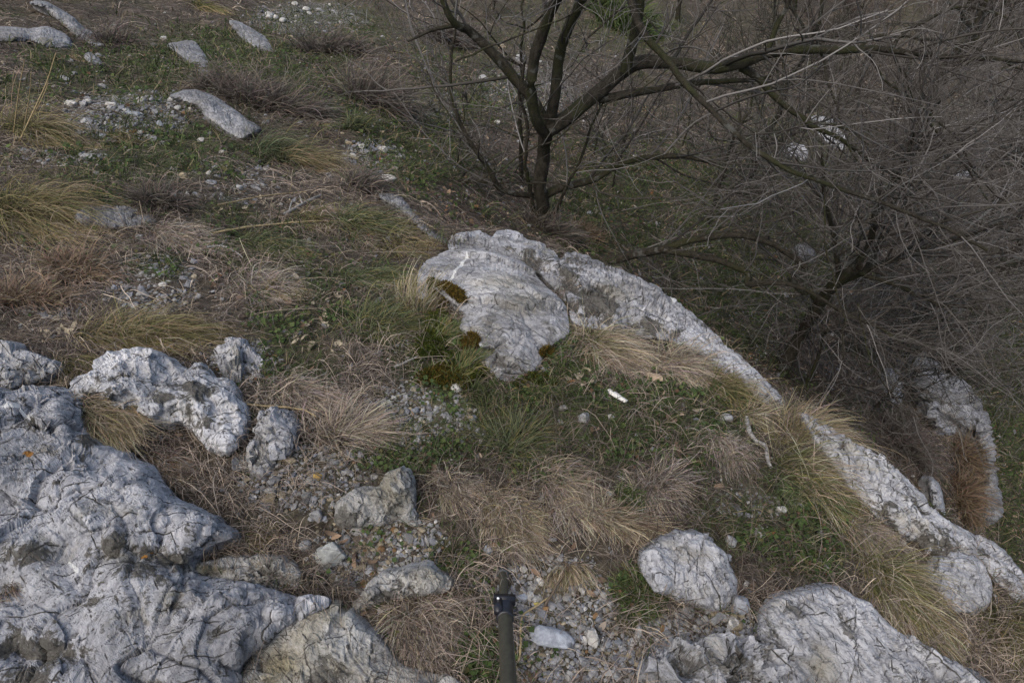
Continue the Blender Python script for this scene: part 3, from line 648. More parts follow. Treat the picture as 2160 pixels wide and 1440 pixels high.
def blades(root, n, rx, ry, L, lean, pal, spread=.55, droop=1.0, upk=1.0, wid=.0009, S=7, curl=.25, mixpal=None, mixp=0., seed=0, axis=None, zoff=0., lift=.006):
    """n curved blades as ribbons: root = centre on the ground, lean = world xy direction and strength"""
    g = np.random.default_rng(seed + 100)
    a = g.uniform(0, 2 * np.pi, n); r = np.sqrt(g.uniform(0, 1, n))
    ax = np.array([1.0, 0]) if axis is None else axis; ay = np.array([-ax[1], ax[0]])
    # several sub-clumps keep the tussock from being one even cushion
    k = max(3, int(n / 130)); ca = g.uniform(0, 2 * np.pi, k); cr = np.sqrt(g.uniform(0, 1, k)); ci = g.integers(0, k, n)
    ox = .55 * r * np.cos(a) + .62 * (cr * np.cos(ca))[ci] + g.normal(0, .08, n); oy = .55 * r * np.sin(a) + .62 * (cr * np.sin(ca))[ci] + g.normal(0, .08, n)
    off = ox[:, None] * rx * ax + oy[:, None] * ry * ay
    x = root[0] + off[:, 0]; y = root[1] + off[:, 1]
    p = np.stack([x, y, hz(x, y) - .004 + zoff], 1)
    cdir = g.normal(0, .40, (k, 3)); cl = g.uniform(.55, 1.2, k)
    rad = np.stack([off[:, 0], off[:, 1], np.zeros(n)], 1) / max(rx, ry)
    d = np.array([0, 0, upk]) + rad * spread + np.array([lean[0], lean[1], 0]) * .8 + g.normal(0, .26, (n, 3)) + cdir[ci]; wild = g.uniform(0, 1, n) < .12; d[wild] += g.normal(0, .55, (wild.sum(), 3))
    d[:, 2] = np.maximum(d[:, 2], .12); d = nrm(d)
    Lk = L * np.clip(g.normal(.88, .30, n), .2, 1.6) * cl[ci]
    st = Lk / (S - 1)
    P = np.empty((n, S, 3)); P[:, 0] = p
    ln = np.array([lean[0], lean[1], 0]); cu = g.normal(0, curl, (n, 3)); cu[:, 2] *= .5
    dr = droop * g.uniform(.5, 1.4, n)
    for s in range(1, S):
        d = d + (ln[None] * .30 + cu * .5) / (S - 1) * 2.2
        d[:, 2] -= dr * (.5 + s / S) * 2.0 / (S - 1)
        d = nrm(d)
        q = P[:, s - 1] + d * st[:, None]
        gz_ = hz(q[:, 0], q[:, 1]) + zoff + lift + g.uniform(0, .012, n)
        low = q[:, 2] < gz_
        q[low, 2] = gz_[low]; d[low, 2] = np.maximum(d[low, 2], -.05); P[:, s] = q
    b, m, t = [np.array(c) for c in PAL[pal]]
    B = np.repeat(b[None], n, 0); M = np.repeat(m[None], n, 0); T = np.repeat(t[None], n, 0)
    if mixpal:
        sel = g.uniform(0, 1, n) < (mixp if np.isscalar(mixp) else np.clip(mixp[0] + mixp[1] * (ox * 1.0), 0, 1))
        b2, m2, t2 = [np.array(c) for c in PAL[mixpal]]; B[sel] = b2; M[sel] = m2; T[sel] = t2
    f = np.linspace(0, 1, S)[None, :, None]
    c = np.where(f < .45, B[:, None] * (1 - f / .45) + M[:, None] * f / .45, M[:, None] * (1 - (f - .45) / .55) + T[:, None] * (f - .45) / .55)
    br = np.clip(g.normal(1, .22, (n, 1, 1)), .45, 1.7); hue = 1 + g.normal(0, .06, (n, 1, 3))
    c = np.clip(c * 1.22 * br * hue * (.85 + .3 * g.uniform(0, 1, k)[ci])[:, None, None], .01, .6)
    W = wid * np.clip(g.normal(1, .25, n), .5, 1.6)[:, None] * (1 - .75 * np.linspace(0, 1, S) ** 1.6)[None]
    side = nrm(np.array([0, 0, 1.0]) * .6 + g.normal(0, .7, (n, 3)))
    return ribbons(P, W, side, c)

# u, v: middle of the root; rx, ry: root half size (px); L: blade length (px); lean px vector; n; palette; second palette and share
TUFTS = [
 (60, 455, 120, 70, 170, (120, 60), 2600, 'gold', 'olive', (.35, -.4), 'huge golden olive tussock hanging over from the left edge of the photo'),
 (70, 285, 80, 22, 120, (110, 15), 900, 'gold', 'olive', .3, 'golden tussock with tall stalks beside the gravel path'),
 (255, 292, 26, 14, 50, (30, 8), 260, 'gold', 'olive', .4, 'small brown tuft growing in the gravel path'),
 (600, 335, 55, 34, 95, (50, -5), 1500, 'gold', 'green', (.45, -.6), 'thick tussock, half green and half gold, below the whaleback boulder'),
 (110, 122, 28, 14, 44, (20, 12), 420, 'green', 'brown', (.3, .4), 'dark green tuft under the long pale rock shelf'),
 (165, 128, 24, 12, 48, (28, 10), 300, 'gold', 'brown', .5, 'brown tuft beside the dark green tuft under the rock shelf'),
 (430, 15, 32, 18, 56, (26, 8), 520, 'olive', 'gold', (.3, .5), 'green and gold tussock cut by the top edge of the photo'),
 (760, 480, 70, 38, 115, (60, 5), 1600, 'olive', 'green', .5, 'broad olive green tussock uphill of the domed boulder by the dark crest'),
 (840, 520, 40, 30, 90, (45, 20), 700, 'gold', 'olive', .4, 'thin golden tuft touching the uphill side of the domed boulder'),
 (560, 520, 75, 32, 85, (60, 10), 1000, 'green', 'olive', .4, 'flattened green grass patch in front of the grey broken stick'),
 (650, 470, 60, 20, 80, (55, 8), 420, 'olive', 'brown', .5, 'sparse olive tuft lying between broken sticks'),
 (365, 505, 90, 36, 90, (75, 28), 1700, 'pink', 'straw', .35, 'pinkish straw mat combed over the bank by the low flat rock'),
 (560, 612, 70, 34, 90, (55, 12), 1500, 'pink', 'gold', (.3, .5), 'pinkish hairy tussock in the middle of the bare bank'),
 (770, 590, 62, 36, 85, (45, 5), 1000, 'green', 'olive', .35, 'dark green tussock just uphill of the domed boulder'),
 (800, 690, 66, 50, 100, (55, -15), 1500, 'green', 'olive', .5, 'large dusty green tussock growing along the left side of the domed boulder'),
 (870, 660, 30, 40, 85, (35, -25), 520, 'straw', 'olive', .5, 'wispy straw tuft leaning on the mossy side of the domed boulder'),
 (300, 712, 125, 36, 130, (95, -8), 2000, 'gold', 'olive', .35, 'long golden tussock sweeping over behind the white knobbly rock'),
 (160, 765, 40, 30, 70, (10, 30), 600, 'olive', 'gold', .5, 'olive tuft in the notch between the white knobbly rock and the left edge rock'),
 (40, 815, 50, 14, 60, (40, 10), 300, 'olive', 'brown', .5, 'small dull tuft lying below the rock at the left edge'),
 (235, 905, 66, 40, 115, (75, 45), 1000, 'straw', 'gold', .5, 'loose straw tussock rooted on the great pale outcrop'),
 (330, 985, 60, 40, 85, (45, 35), 650, 'brown', 'pink', .4, 'dull brown tuft lying in the hollow below the loose straw tussock'),
 (625, 832, 66, 36, 95, (45, 10), 900, 'pink', 'straw', .35, 'spiky pinkish tussock among gravel beside the upright plated block'),
 (745, 912, 62, 32, 90, (60, -10), 1000, 'straw', 'pink', .4, 'straw tussock on gravel in front of the mossy ground'),
 (1268, 735, 50, 44, 112, (50, 12), 1700, 'straw', 'olive', (.12, -.35), 'full straw tussock fanning out from the right side of the domed boulder'),
 (1425, 775, 62, 40, 105, (55, 5), 1500, 'straw', 'pink', .35, 'straw tussock against the long sloping slab'),
 (1520, 815, 54, 34, 90, (60, 15), 900, 'olive', 'gold', .5, 'greenish tussock on the upper side of the cliff edge slab'),
 (1690, 915, 86, 44, 135, (90, -15), 2600, 'gold', 'straw', .45, 'biggest golden tussock crowning the cliff edge'),
 (1600, 880, 44, 20, 64, (40, -10), 600, 'straw', 'olive', .3, 'low straw tuft between the biggest golden tussock and the slab'),
 (1705, 1010, 70, 48, 128, (85, 20), 1700, 'straw', 'olive', (.4, -.3), 'tawny tussock with green roots under the biggest golden tussock'),
 (1740, 1060, 40, 24, 80, (60, 0), 500, 'bright', 'olive', .4, 'bright green grass at the foot of the tawny tussock'),
 (1830, 1128, 60, 42, 100, (55, 30), 1300, 'pink', 'straw', .4, 'pinkish tussock hanging above the green and gold one'),
 (1870, 1225, 66, 48, 125, (85, 60), 2000, 'olive', 'straw', (.4, .4), 'big green and gold tussock overhanging the wide slab'),
 (1945, 1300, 50, 36, 90, (60, 45), 1000, 'straw', 'olive', .5, 'straw tussock between the wide slab and the smooth hanging block'),
 (2130, 1330, 66, 60, 120, (30, 40), 1300, 'olive', 'gold', .4, 'olive tussock cut by the lower right corner of the photo'),
 (1095, 945, 60, 44, 90, (25, -15), 1000, 'green', 'olive', .4, 'dark green tussock on the flat ground in the middle'),
 (1520, 945, 36, 42, 62, (8, 25), 800, 'pink', 'straw', .25, 'compact pinkish tussock near the curved grey stick'),
 (1385, 1035, 46, 46, 70, (10, 25), 950, 'pink', 'straw', .3, 'pinkish tussock beside the round moss cushion'),
 (960, 1025, 70, 32, 70, (45, 20), 800, 'straw', 'pink', .5, 'flattened straw thatch next to the pyramid stone'),
 (1075, 1095, 72, 50, 85, (30, 55), 1500, 'straw', 'gold', .3, 'thick blond thatch lolling towards the tripod foot'),
 (1200, 1040, 90, 42, 100, (45, 45), 1500, 'straw', 'pink', .4, 'matted dead grass in the middle of the flat ground'),
 (1300, 1095, 90, 26, 95, (70, 20), 900, 'straw', 'brown', .4, 'torn straw mat with dark roots above the rounded pale stone'),
 (895, 1308, 66, 66, 105, (30, 30), 1500, 'pink', 'straw', .45, 'wiry round tussock between two pale slabs to the left of the tripod'),
 (530, 1140, 40, 16, 50, (20, 0), 350, 'brown', 'olive', .4, 'small tuft rooted at the tip of the upper outcrop'),
 (10, 1260, 22, 30, 45, (8, 10), 220, 'brown', 'pink', .4, 'tiny brown tuft in a crack at the left frame edge'),
 (1340, 1262, 34, 36, 52, (10, 10), 520, 'bright', 'olive', .3, 'bright green tuft beside the rounded pale stone'),
 (1325, 1062, 32, 26, 30, (2, 2), 650, 'bright', 'bright', .3, 'round moss cushion beside the compact straw mat'),
 (750, 275, 26, 20, 55, (20, -10), 420, 'green', 'olive', .3, 'dark green tuft in the gully below the whaleback boulder'),
 (1195, 1205, 22, 34, 60, (5, 25), 350, 'straw', 'gold', .5, 'straw wisp hanging over the dark hole beyond the tripod foot'),
 (1130, 835, 40, 14, 45, (15, 0), 300, 'bright', 'olive', .4, 'short green grass under the pointed foot of the domed boulder'),
 (930, 715, 34, 40, 48, (20, -10), 650, 'bright', 'olive', .5, 'bright green weeds against the mossy face of the domed boulder'),
 (985, 785, 44, 22, 55, (12, -8), 420, 'bright', 'olive', .4, 'green grass tuft in the moss below the domed boulder'),
 (1640, 1030, 40, 22, 45, (10, 10), 350, 'bright', 'green', .4, 'low green patch on the flat ground beside the curved grey stick'),
]

def lean_of(u, v, dv, H=None):
    A = at(u, v); d = rays([u], [v])[0]; t = (A[2] - CAM[2]) / d[2]
    d2 = rays([u + dv[0]], [v + dv[1]])[0]; B = CAM + d2 * ((A[2] - CAM[2]) / d2[2])
    return A, t, (B - A)[:2]

def px(u, v):
    P, t = march(np.array([float(u)]), np.array([float(v)]), HG); return P[0], t[0]

for k, (u, v, rx, ry, L, ld, n, pa, pb, mp, lb) in enumerate(TUFTS):
    A, t, le = lean_of(u, v, ld); zo = 0.
    if (u, v) in ((235, 905), (330, 985), (10, 1260), (160, 765), (530, 1140)):
        A_, t_, z_ = on_surface(u, v); A, t, zo = A_[0], t_[0], z_[0]
    if (u, v) == (235, 905): zo += .05
    m = t / F; fore = 1.15
    lw = np.linalg.norm(le) + 1e-6; le = le / lw * min(1.1, .35 + lw / (L * m) * .8)
    moss = 'moss' in lb
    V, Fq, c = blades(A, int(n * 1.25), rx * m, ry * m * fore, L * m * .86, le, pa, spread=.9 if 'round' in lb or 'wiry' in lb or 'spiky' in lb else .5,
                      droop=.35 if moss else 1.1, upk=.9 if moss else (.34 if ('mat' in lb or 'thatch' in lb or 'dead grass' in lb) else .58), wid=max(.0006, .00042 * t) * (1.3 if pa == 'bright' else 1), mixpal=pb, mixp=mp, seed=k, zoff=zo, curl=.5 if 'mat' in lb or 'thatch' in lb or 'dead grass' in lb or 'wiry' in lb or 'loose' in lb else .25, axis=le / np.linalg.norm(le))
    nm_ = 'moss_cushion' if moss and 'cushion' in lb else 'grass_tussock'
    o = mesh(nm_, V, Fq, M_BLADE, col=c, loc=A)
    tag(o, lb, 'moss' if nm_ == 'moss_cushion' else 'grass tussock', None if nm_ == 'moss_cushion' else 'tussocks on the rocky slope')
# tall dry stalks over the left tussock: parts of it would move with it, so they are their own dry plant
print('tufts', round(time.time() - T0, 1))

def stick(name, pts, r0, r1, mat, label, cat, lift=.01, group=None, k=6, forks=()):
    """pts in photo px laid on the ground (third value: height above it in m)"""
    W = np.array([px(p[0], p[1])[0] + np.array([0, 0, (p[2] if len(p) > 2 else 0) + lift]) for p in pts])
    parts = []
    Q = catmull(W, 4 * len(W)); Q += .0025 * np.stack([fbm(Q * 25 + a, 2) for a in (0, 5, 9)], 1)
    parts.append(tubes(Q[None], np.linspace(r0, r1, len(Q))[None], k)[:3])
    for f in forks:
        w2 = np.array([px(p[0], p[1])[0] + np.array([0, 0, (p[2] if len(p) > 2 else 0) + lift]) for p in f])
        q = catmull(w2, 10); parts.append(tubes(q[None], np.linspace(r0 * .6, r1 * .6, 10)[None], k)[:3])
    V, Fq, _ = merge(parts)
    return tag(mesh(name, V, Fq, mat, loc=W[0]), label, cat, group)

M_GREYWOOD = plain('weathered_wood', (.26, .25, .235), .85, .2, 0, .35)
M_STRAW = plain('straw_stalk', (.30, .235, .13), .8, .2, 0, .25)
M_BROWNWOOD = plain('brown_twig', (.11, .085, .06), .85, .2, 0, .3)
M_BONE = plain('white_wood', (.62, .60, .55), .7, .3, 0, .12)
stick('stick', [(1572, 885), (1578, 915), (1592, 935), (1612, 945), (1618, 975), (1622, 992)], .0075, .005, M_GREYWOOD, 'curved grey stick lying beside the compact pinkish tussock', 'stick', .012)
stick('stick', [(600, 462), (640, 438), (678, 418)], .008, .005, M_GREYWOOD, 'broken grey forked stick on the grass between tussocks', 'stick', .02, forks=[[(612, 455), (618, 430)], [(640, 438), (634, 420)]])
stick('stick', [(455, 505), (540, 490), (640, 480), (720, 478)], .005, .003, M_STRAW, 'long thin straw coloured stalk lying across the slope', 'stick', .03)
stick('stick', [(440, 530), (470, 528), (500, 540), (515, 552)], .0045, .002, M_GREYWOOD, 'pale forked twig at the end of the pinkish straw mat', 'stick', .02, forks=[[(470, 528), (488, 505)]])
stick('stick', [(462, 445), (560, 425), (650, 415)], .004, .002, M_STRAW, 'straight dry stem leaning over the sticks', 'stick', .03)
stick('stick', [(832, 780), (860, 770), (886, 755)], .004, .002, M_GREYWOOD, 'thin grey twig left of the domed boulder foot', 'stick', .015)
stick('stick', [(1095, 1395), (1100, 1340), (1105, 1300), (1160, 1262), (1180, 1220)], .0028, .0018, M_STRAW, 'thin dry stem bending beside the tripod leg', 'stick', .012)
stick('stick', [(1150, 1285), (1175, 1240), (1187, 1222)], .003, .002, M_BROWNWOOD, 'short orange brown stem leaning over the dark hole', 'stick', .02)
stick('stick', [(1205, 806), (1235, 812)], .006, .005, M_BROWNWOOD, 'stubby brown twig under the straw fan', 'stick', .01)
stick('stick', [(500, 862), (580, 866), (640, 874), (672, 888)], .003, .002, M_STRAW, 'pale stem lying above the striated block', 'stick', .02)
# flat white sliver with the end bent over
def sliver(u0, v0, u1, v1, wpx, label, mat, cat):
    A, t = px(u0, v0); B, _ = px(u1, v1); m = t / F; S_ = 9
    ax = B - A; L = np.linalg.norm(ax); ax = ax / L; sd = nrm(np.cross(ax, [0, 0, 1])); n_ = np.cross(sd, ax)
    parts = []; V = []
    for k in range(S_):
        f = k / (S_ - 1); c = A + ax * L * f + n_ * (.016 + .004 * f); w = wpx * m / 2 * (1 - .25 * abs(f - .5))
        tw = sd * math.cos(.25 * f) + n_ * math.sin(.25 * f)
        for (a, b) in ((-1, 0), (0, .004), (1, 0), (0, -.004)): V.append(c + tw * w * a + n_ * b)
    Fq = [[k * 4 + j, k * 4 + (j + 1) % 4, (k + 1) * 4 + (j + 1) % 4, (k + 1) * 4 + j] for k in range(S_ - 1) for j in range(4)]
    Fq += [[0, 3, 2, 1], [S_ * 4 - 4, S_ * 4 - 3, S_ * 4 - 2, S_ * 4 - 1]]
    return tag(mesh('wood_sliver', np.array(V), np.array(Fq), mat, loc=A, smooth=False), label, cat)
sliver(1281, 830, 1320, 856, 14, 'bright white flat sliver of wood on the grass under the full straw tussock', M_BONE, 'wood sliver')
sliver(1362, 800, 1392, 806, 24, 'curled tan piece of bark between two straw tussocks', plain('tan_bark', (.36, .27, .18), .8, .2, 0, .2), 'bark')

# stalks standing up at the left edge
def stalk(pts, r, label):
    base, t0_ = px(pts[0][0], pts[0][1]); W = [base]
    for (u, v, dt) in pts[1:]: W.append(atdepth(u, v, t0_ - dt))
    Q = catmull(np.array(W), 14); V, Fq, _ = tubes(Q[None], np.linspace(r, r * .5, 14)[None], 5)
    V2, F2, c2 = blades(base, 5, .01, .01, .16, (.3, 0), 'gold', seed=3)
    o = mesh('dry_stalk', V, Fq, M_STRAW, loc=base); tag(o, label, 'dry stalk', 'dry grass stalks at the left edge')
stalk([(28, 285), (40, 190, .18), (52, 128, .32)], .0035, 'first short straw stalk standing up from the golden path tussock')
stalk([(48, 285), (62, 200, .16), (66, 150, .26)], .003, 'middle straw stalk standing up from the golden path tussock')
stalk([(40, 300), (80, 215, .14), (100, 170, .24), (118, 112, .34)], .004, 'tallest leaning straw stalk above the golden path tussock')
stalk([(62, 260), (100, 180, .2), (90, 140, .28)], .003, 'thin bent straw stalk beside the tallest one')

# ------------------------------------------------------------------ loose stones
def stone_mesh(base, sx, sy, sz, g, lumpy=.28, cuts=7):
    V, Fc = base; V = V.copy()
    for _ in range(cuts):                                          # planar facets
        n_ = nrm(g.normal(size=3)); d = g.uniform(.55, .85); s = V @ n_; V -= np.maximum(s - d, 0)[:, None] * n_ * .92
    o = g.uniform(0, 50, 3); V *= (1 + lumpy * .35 * fbm(V * 1.7 + o, 4))[:, None]
    return V * [sx, sy, sz], Fc

def rotz(V, a, tx, ty):
    c, s = math.cos(a), math.sin(a); V = V @ np.array([[c, -s, 0], [s, c, 0], [0, 0, 1]]).T
    c, s = math.cos(tx), math.sin(tx); V = V @ np.array([[1, 0, 0], [0, c, -s], [0, s, c]]).T
    c, s = math.cos(ty), math.sin(ty); return V @ np.array([[c, 0, s], [0, 1, 0], [-s, 0, c]]).T

WHITE, GREY, TANC, BLUE, ORNG = (.50, .485, .45), (.32, .32, .315), (.40, .33, .22), (.33, .35, .38), (.29, .175, .085)
STONES = [  # u, v, w px, h px, colour, label
 (820, 378, 38, 18, WHITE, 'smooth pale elongated stone on the green ground by the gully'), (345, 601, 18, 15, WHITE, 'bright white stone on the dark gravel bank'),
 (242, 606, 14, 12, BLUE, 'small blue white stone at the edge of the dark gravel bank'), (300, 578, 18, 12, GREY, 'flat grey stone above the bright white one on the dark gravel bank'),
 (300, 620, 20, 14, GREY, 'grey stone on the dark gravel bank beside the bright white one'), (295, 500, 20, 12, BLUE, 'blue grey stone by the pinkish straw mat'),
 (152, 220, 26, 18, WHITE, 'cream coloured stone at the uphill end of the gravel path'), (138, 167, 24, 14, GREY, 'flat grey stone in the grass above the gravel path'),
 (280, 240, 32, 14, BLUE, 'dark slaty stone in the middle of the gravel path'), (235, 222, 26, 14, WHITE, 'white stone at the upper edge of the gravel path'),
 (196, 333, 36, 22, GREY, 'large grey stone under the golden path tussock'), (322, 292, 26, 20, GREY, 'angular grey stone at the lower end of the gravel path'),
 (425, 297, 16, 14, WHITE, 'white stone below the whaleback boulder'), (473, 323, 18, 12, WHITE, 'cream stone on the green bank below the whaleback boulder'),
 (445, 384, 22, 12, BLUE, 'flat bluish stone on the green bank beside a white one'), (503, 396, 20, 14, WHITE, 'white stone next to the flat bluish stone'),
 (443, 366, 14, 14, WHITE, 'small angular white stone above the flat bluish stone'), (388, 370, 18, 14, TANC, 'pinkish stone on the green bank'),
 (735, 302, 14, 10, TANC, 'first cream stone of the pale row in the gully'), (764, 310, 16, 14, WHITE, 'angular white stone in the pale row in the gully'),
 (808, 315, 20, 16, WHITE, 'largest cream stone of the pale row in the gully'), (745, 328, 14, 9, WHITE, 'low white stone beneath the pale row in the gully'), (838, 333, 20, 10, WHITE, 'flat white stone near the end of the pale row in the gully'),
 (346, 82, 14, 10, WHITE, 'white stone beside the steep nosed rock'), (567, 37, 14, 14, WHITE, 'white stone near the top edge by the pale scree'), (583, 37, 10, 12, WHITE, 'second narrow white stone near the top edge by the pale scree'),
 (930, 800, 22, 18, WHITE, 'white stone set in moss below the domed boulder'), (962, 815, 26, 24, WHITE, 'larger knobbly white stone set in moss below the domed boulder'),
 (670, 1003, 20, 16, (.48, .32, .10), 'yellow ochre stone in the gravel by the outcrop'), (670, 1085, 30, 26, GREY, 'pale rounded stone in the gravel beside the upper outcrop'),
 (610, 970, 30, 16, TANC, 'cream flat stone below the upright plated block'), (700, 1160, 60, 50, (.33, .34, .32), 'speckled grey green stone in the gravel between outcrop and tussock'),
 (645, 1148, 24, 22, GREY, 'tan grey pebble beside the speckled stone'), (1160, 1340, 95, 40, BLUE, 'flat bluish stone half buried to the right of the tripod leg'),
 (1248, 1338, 24, 42, WHITE, 'upright pale chip of stone to the right of the tripod leg'), (1345, 1330, 14, 32, WHITE, 'narrow pale chip standing near the flaky rock'),
 (1645, 1072, 24, 18, WHITE, 'pale diamond shaped stone on the green ground'), (1685, 1065, 26, 16, GREY, 'grey flat stone next to the diamond shaped stone'), (1598, 1120, 30, 20, WHITE, 'cream stone below the diamond shaped stone'),
 (1540, 1138, 22, 26, GREY, 'grey stone standing at the shoulder of the rounded pale stone'), (1562, 1268, 34, 40, BLUE, 'blue grey flake leaning on the rounded pale stone'),
 (1470, 1262, 40, 22, GREY, 'grey green flake in front of the rounded pale stone'), (1512, 1300, 40, 16, GREY, 'flat pale flake on the rubble by the wide slab'), (1545, 1310, 22, 24, WHITE, 'white chip on the rubble by the wide slab'), (1600, 1296, 28, 14, GREY, 'thin slaty chip beside the wide slab'),
 (1285, 1040, 24, 14, BLUE, 'blue grey stone beside the round moss cushion'), (1080, 1048, 18, 14, BLUE, 'blue stone on the dead grass above the tripod foot'),
 (1030, 1155, 18, 20, BLUE, 'bluish stone just above the tripod foot'), (1100, 1256, 26, 14, BLUE, 'blue grey sliver of stone right of the tripod clamp'), (1118, 1255, 16, 20, WHITE, 'white stone right of the tripod clamp'), (1110, 1290, 28, 12, BLUE, 'long bluish chip beside the tripod clamp'),
 (1132, 1272, 12, 9, (.45, .38, .12), 'yellow pebble right of the tripod clamp'), (1152, 1280, 14, 12, ORNG, 'orange pebble right of the tripod clamp'), (1140, 1225, 24, 14, WHITE, 'pale angular stone between tripod and dark hole'), (1163, 1234, 14, 11, TANC, 'small tan stone by the dark hole'),
 (1105, 1198, 16, 14, WHITE, 'white stone beyond the tripod foot'), (1530, 880, 26, 20, GREY, 'grey stone on the grass above the compact pinkish tussock'), (1288, 878, 14, 12, WHITE, 'small white stone on the green ground near the white sliver'), (1230, 880, 30, 26, GREY, 'broken grey stone in the grass below the white sliver'),
 (1885, 1302, 22, 12, WHITE, 'white broken stone under the smooth hanging block'), (130, 806, 12, 10, TANC, 'tan pebble in the dark notch of the outcrop'), (628, 605, 10, 16, WHITE, 'small upright white stone beside the pinkish hairy tussock'),
 (1770, 1080, 26, 14, TANC, 'tan flat chip at the edge of the pinkish hanging tussock'), (1050, 258, 14, 10, WHITE, 'white stone on the litter uphill of the tree trunk'), (1020, 165, 18, 14, GREY, 'pale stone on the far slope between the tree stems'), (1095, 125, 24, 18, GREY, 'larger pale stone on the far slope between the tree stems'),
 (1060, 100, 16, 13, TANC, 'pinkish stone on the far slope between the tree stems'), (1340, 330, 12, 8, WHITE, 'pale stone below the long right hand limb'), (1360, 285, 10, 8, WHITE, 'small pale stone in the litter beyond the tree fork'),
]
g = np.random.default_rng(77)
for (u, v, w_, h_, c_, lb) in STONES:
    P, t = px(u, v + h_ * .25); m = t / F
    V, Fc = stone_mesh(ICO3, w_ * m * .56, max(h_, w_ * .5) * m * .56, h_ * m * .5, g)
    V = rotz(V, g.uniform(-.4, .4), g.uniform(-.2, .2), g.uniform(-.25, .25))
    lo = V[:, 2].min(); V = V + P + np.array([0, 0, -lo * .55])
    cc = np.clip(np.array(c_) * g.uniform(.85, 1.1), 0, .8); n1 = fbm(V * (1.2 / (w_ * m)) + g.uniform(0, 9, 3), 4)
    col = cc[None] * (1 + .22 * np.clip(n1, -1, 1)[:, None])
    col = np.where((n1 > .42)[:, None], col * .45, col)
    tag(mesh('stone', V, Fc, M_STONE, col=col, loc=P), lb, 'stone', 'loose stones on the slope')
print('stones', round(time.time() - T0, 1))

# ------------------------------------------------------------------ scatter helpers
def scat(n, H=None, lo=(-420, -60), hi=(2400, 1600), tmin=.4, tmax=26, seed=0, plan=.25):
    """points on the ground: most where the ground is seen from, some anywhere on the slope"""
    g = np.random.default_rng(seed); k = int(n * (1 - plan))
    P, t = march(g.uniform(lo[0], hi[0], k), g.uniform(lo[1], hi[1], k), HG)
    Q = np.stack([g.uniform(-4, 7, n - k), g.uniform(.2, 9, n - k)], 1); Qz = hz(Q[:, 0], Q[:, 1]); Q = np.column_stack([Q, Qz])
    P = np.vstack([P, Q]); tt = np.maximum((P - CAM) @ FW, .6); ok = (tt < tmax) & (tt > tmin)
    return P[ok], tt[ok], g

def fuzz(P, s, o=3, off=0.):
    return fbm(np.stack([P[:, 0] * s, P[:, 1] * s, np.full(len(P), off)], 1), o)

# individual pebbles ------------------------------------------------
PB = [((650, 1010, 150, 80), 48, 'small pale pebble in the gravel beside the upper outcrop', 'pebbles beside the upper outcrop', (GREY, WHITE, GREY, TANC)),
      ((790, 1160, 120, 55), 44, 'small tan or rusty pebble on the gravel below the pyramid stone', 'pebbles below the pyramid stone', (TANC, GREY, ORNG, TANC, WHITE)),
      ((1190, 1300, 130, 110), 50, 'small pale chip in the gravel to the right of the tripod leg', 'chips beside the tripod leg', (WHITE, GREY, BLUE)),
      ((270, 245, 140, 50), 52, 'small white pebble strewn on the gravel path at upper left', 'pebbles on the gravel path', (WHITE, GREY, WHITE, BLUE)),
      ((1500, 1325, 120, 45), 36, 'small flaky chip on the rubble above the wide slab', 'flaky chips above the wide slab', (GREY, WHITE, TANC)),
      ((890, 880, 110, 60), 36, 'small grey chip in the gravel patch below the domed boulder', 'chips below the domed boulder', (GREY, BLUE, WHITE)),
      ((650, 35, 90, 30), 20, 'tiny white pebble of the scree near the top edge of the photo', 'white scree at the top edge', (WHITE, WHITE, GREY))]
g = np.random.default_rng(5)
proto = []
for k in range(9):
    V, Fc = stone_mesh(ICO2, 1, g.uniform(.6, .95), g.uniform(.4, .7), g, .4, 5); proto.append((V, Fc))
meshes = {}
for (u, v, ru, rv), n, lb, gr, cols in PB:
    a = g.uniform(0, 6.283, n); r = np.sqrt(g.uniform(0, 1, n))
    P, t = march(u + ru * r * np.cos(a), v + rv * r * np.sin(a), HG)
    ok = ~on_rock(P)
    for q, tt in zip(P[ok], t[ok]):
        ci = g.integers(0, len(cols)); ki = g.integers(0, 9); key = (ki, cols[ci])
        s = np.clip(g.lognormal(-.15, .55), .4, 2.6) * (6.4 if tt < 2.2 else 5.0) * tt / F
        if key not in meshes:
            V, Fc = proto[ki]; c = np.array(cols[ci])[None] * np.clip(1 + .3 * fbm(V * 1.5 + ki, 3), .5, 1.4)[:, None]
            o = mesh('pebble', V, Fc, M_STONE, col=c); meshes[key] = o
        else:
            o = meshes[key].copy(); COL.objects.link(o)
        o.location = q + np.array([0, 0, s * .25]); o.scale = (s, s, s); o.rotation_euler = (g.normal(0, .3), g.normal(0, .3), g.uniform(0, 6.28))
        tag(o, lb, 'pebble', gr)

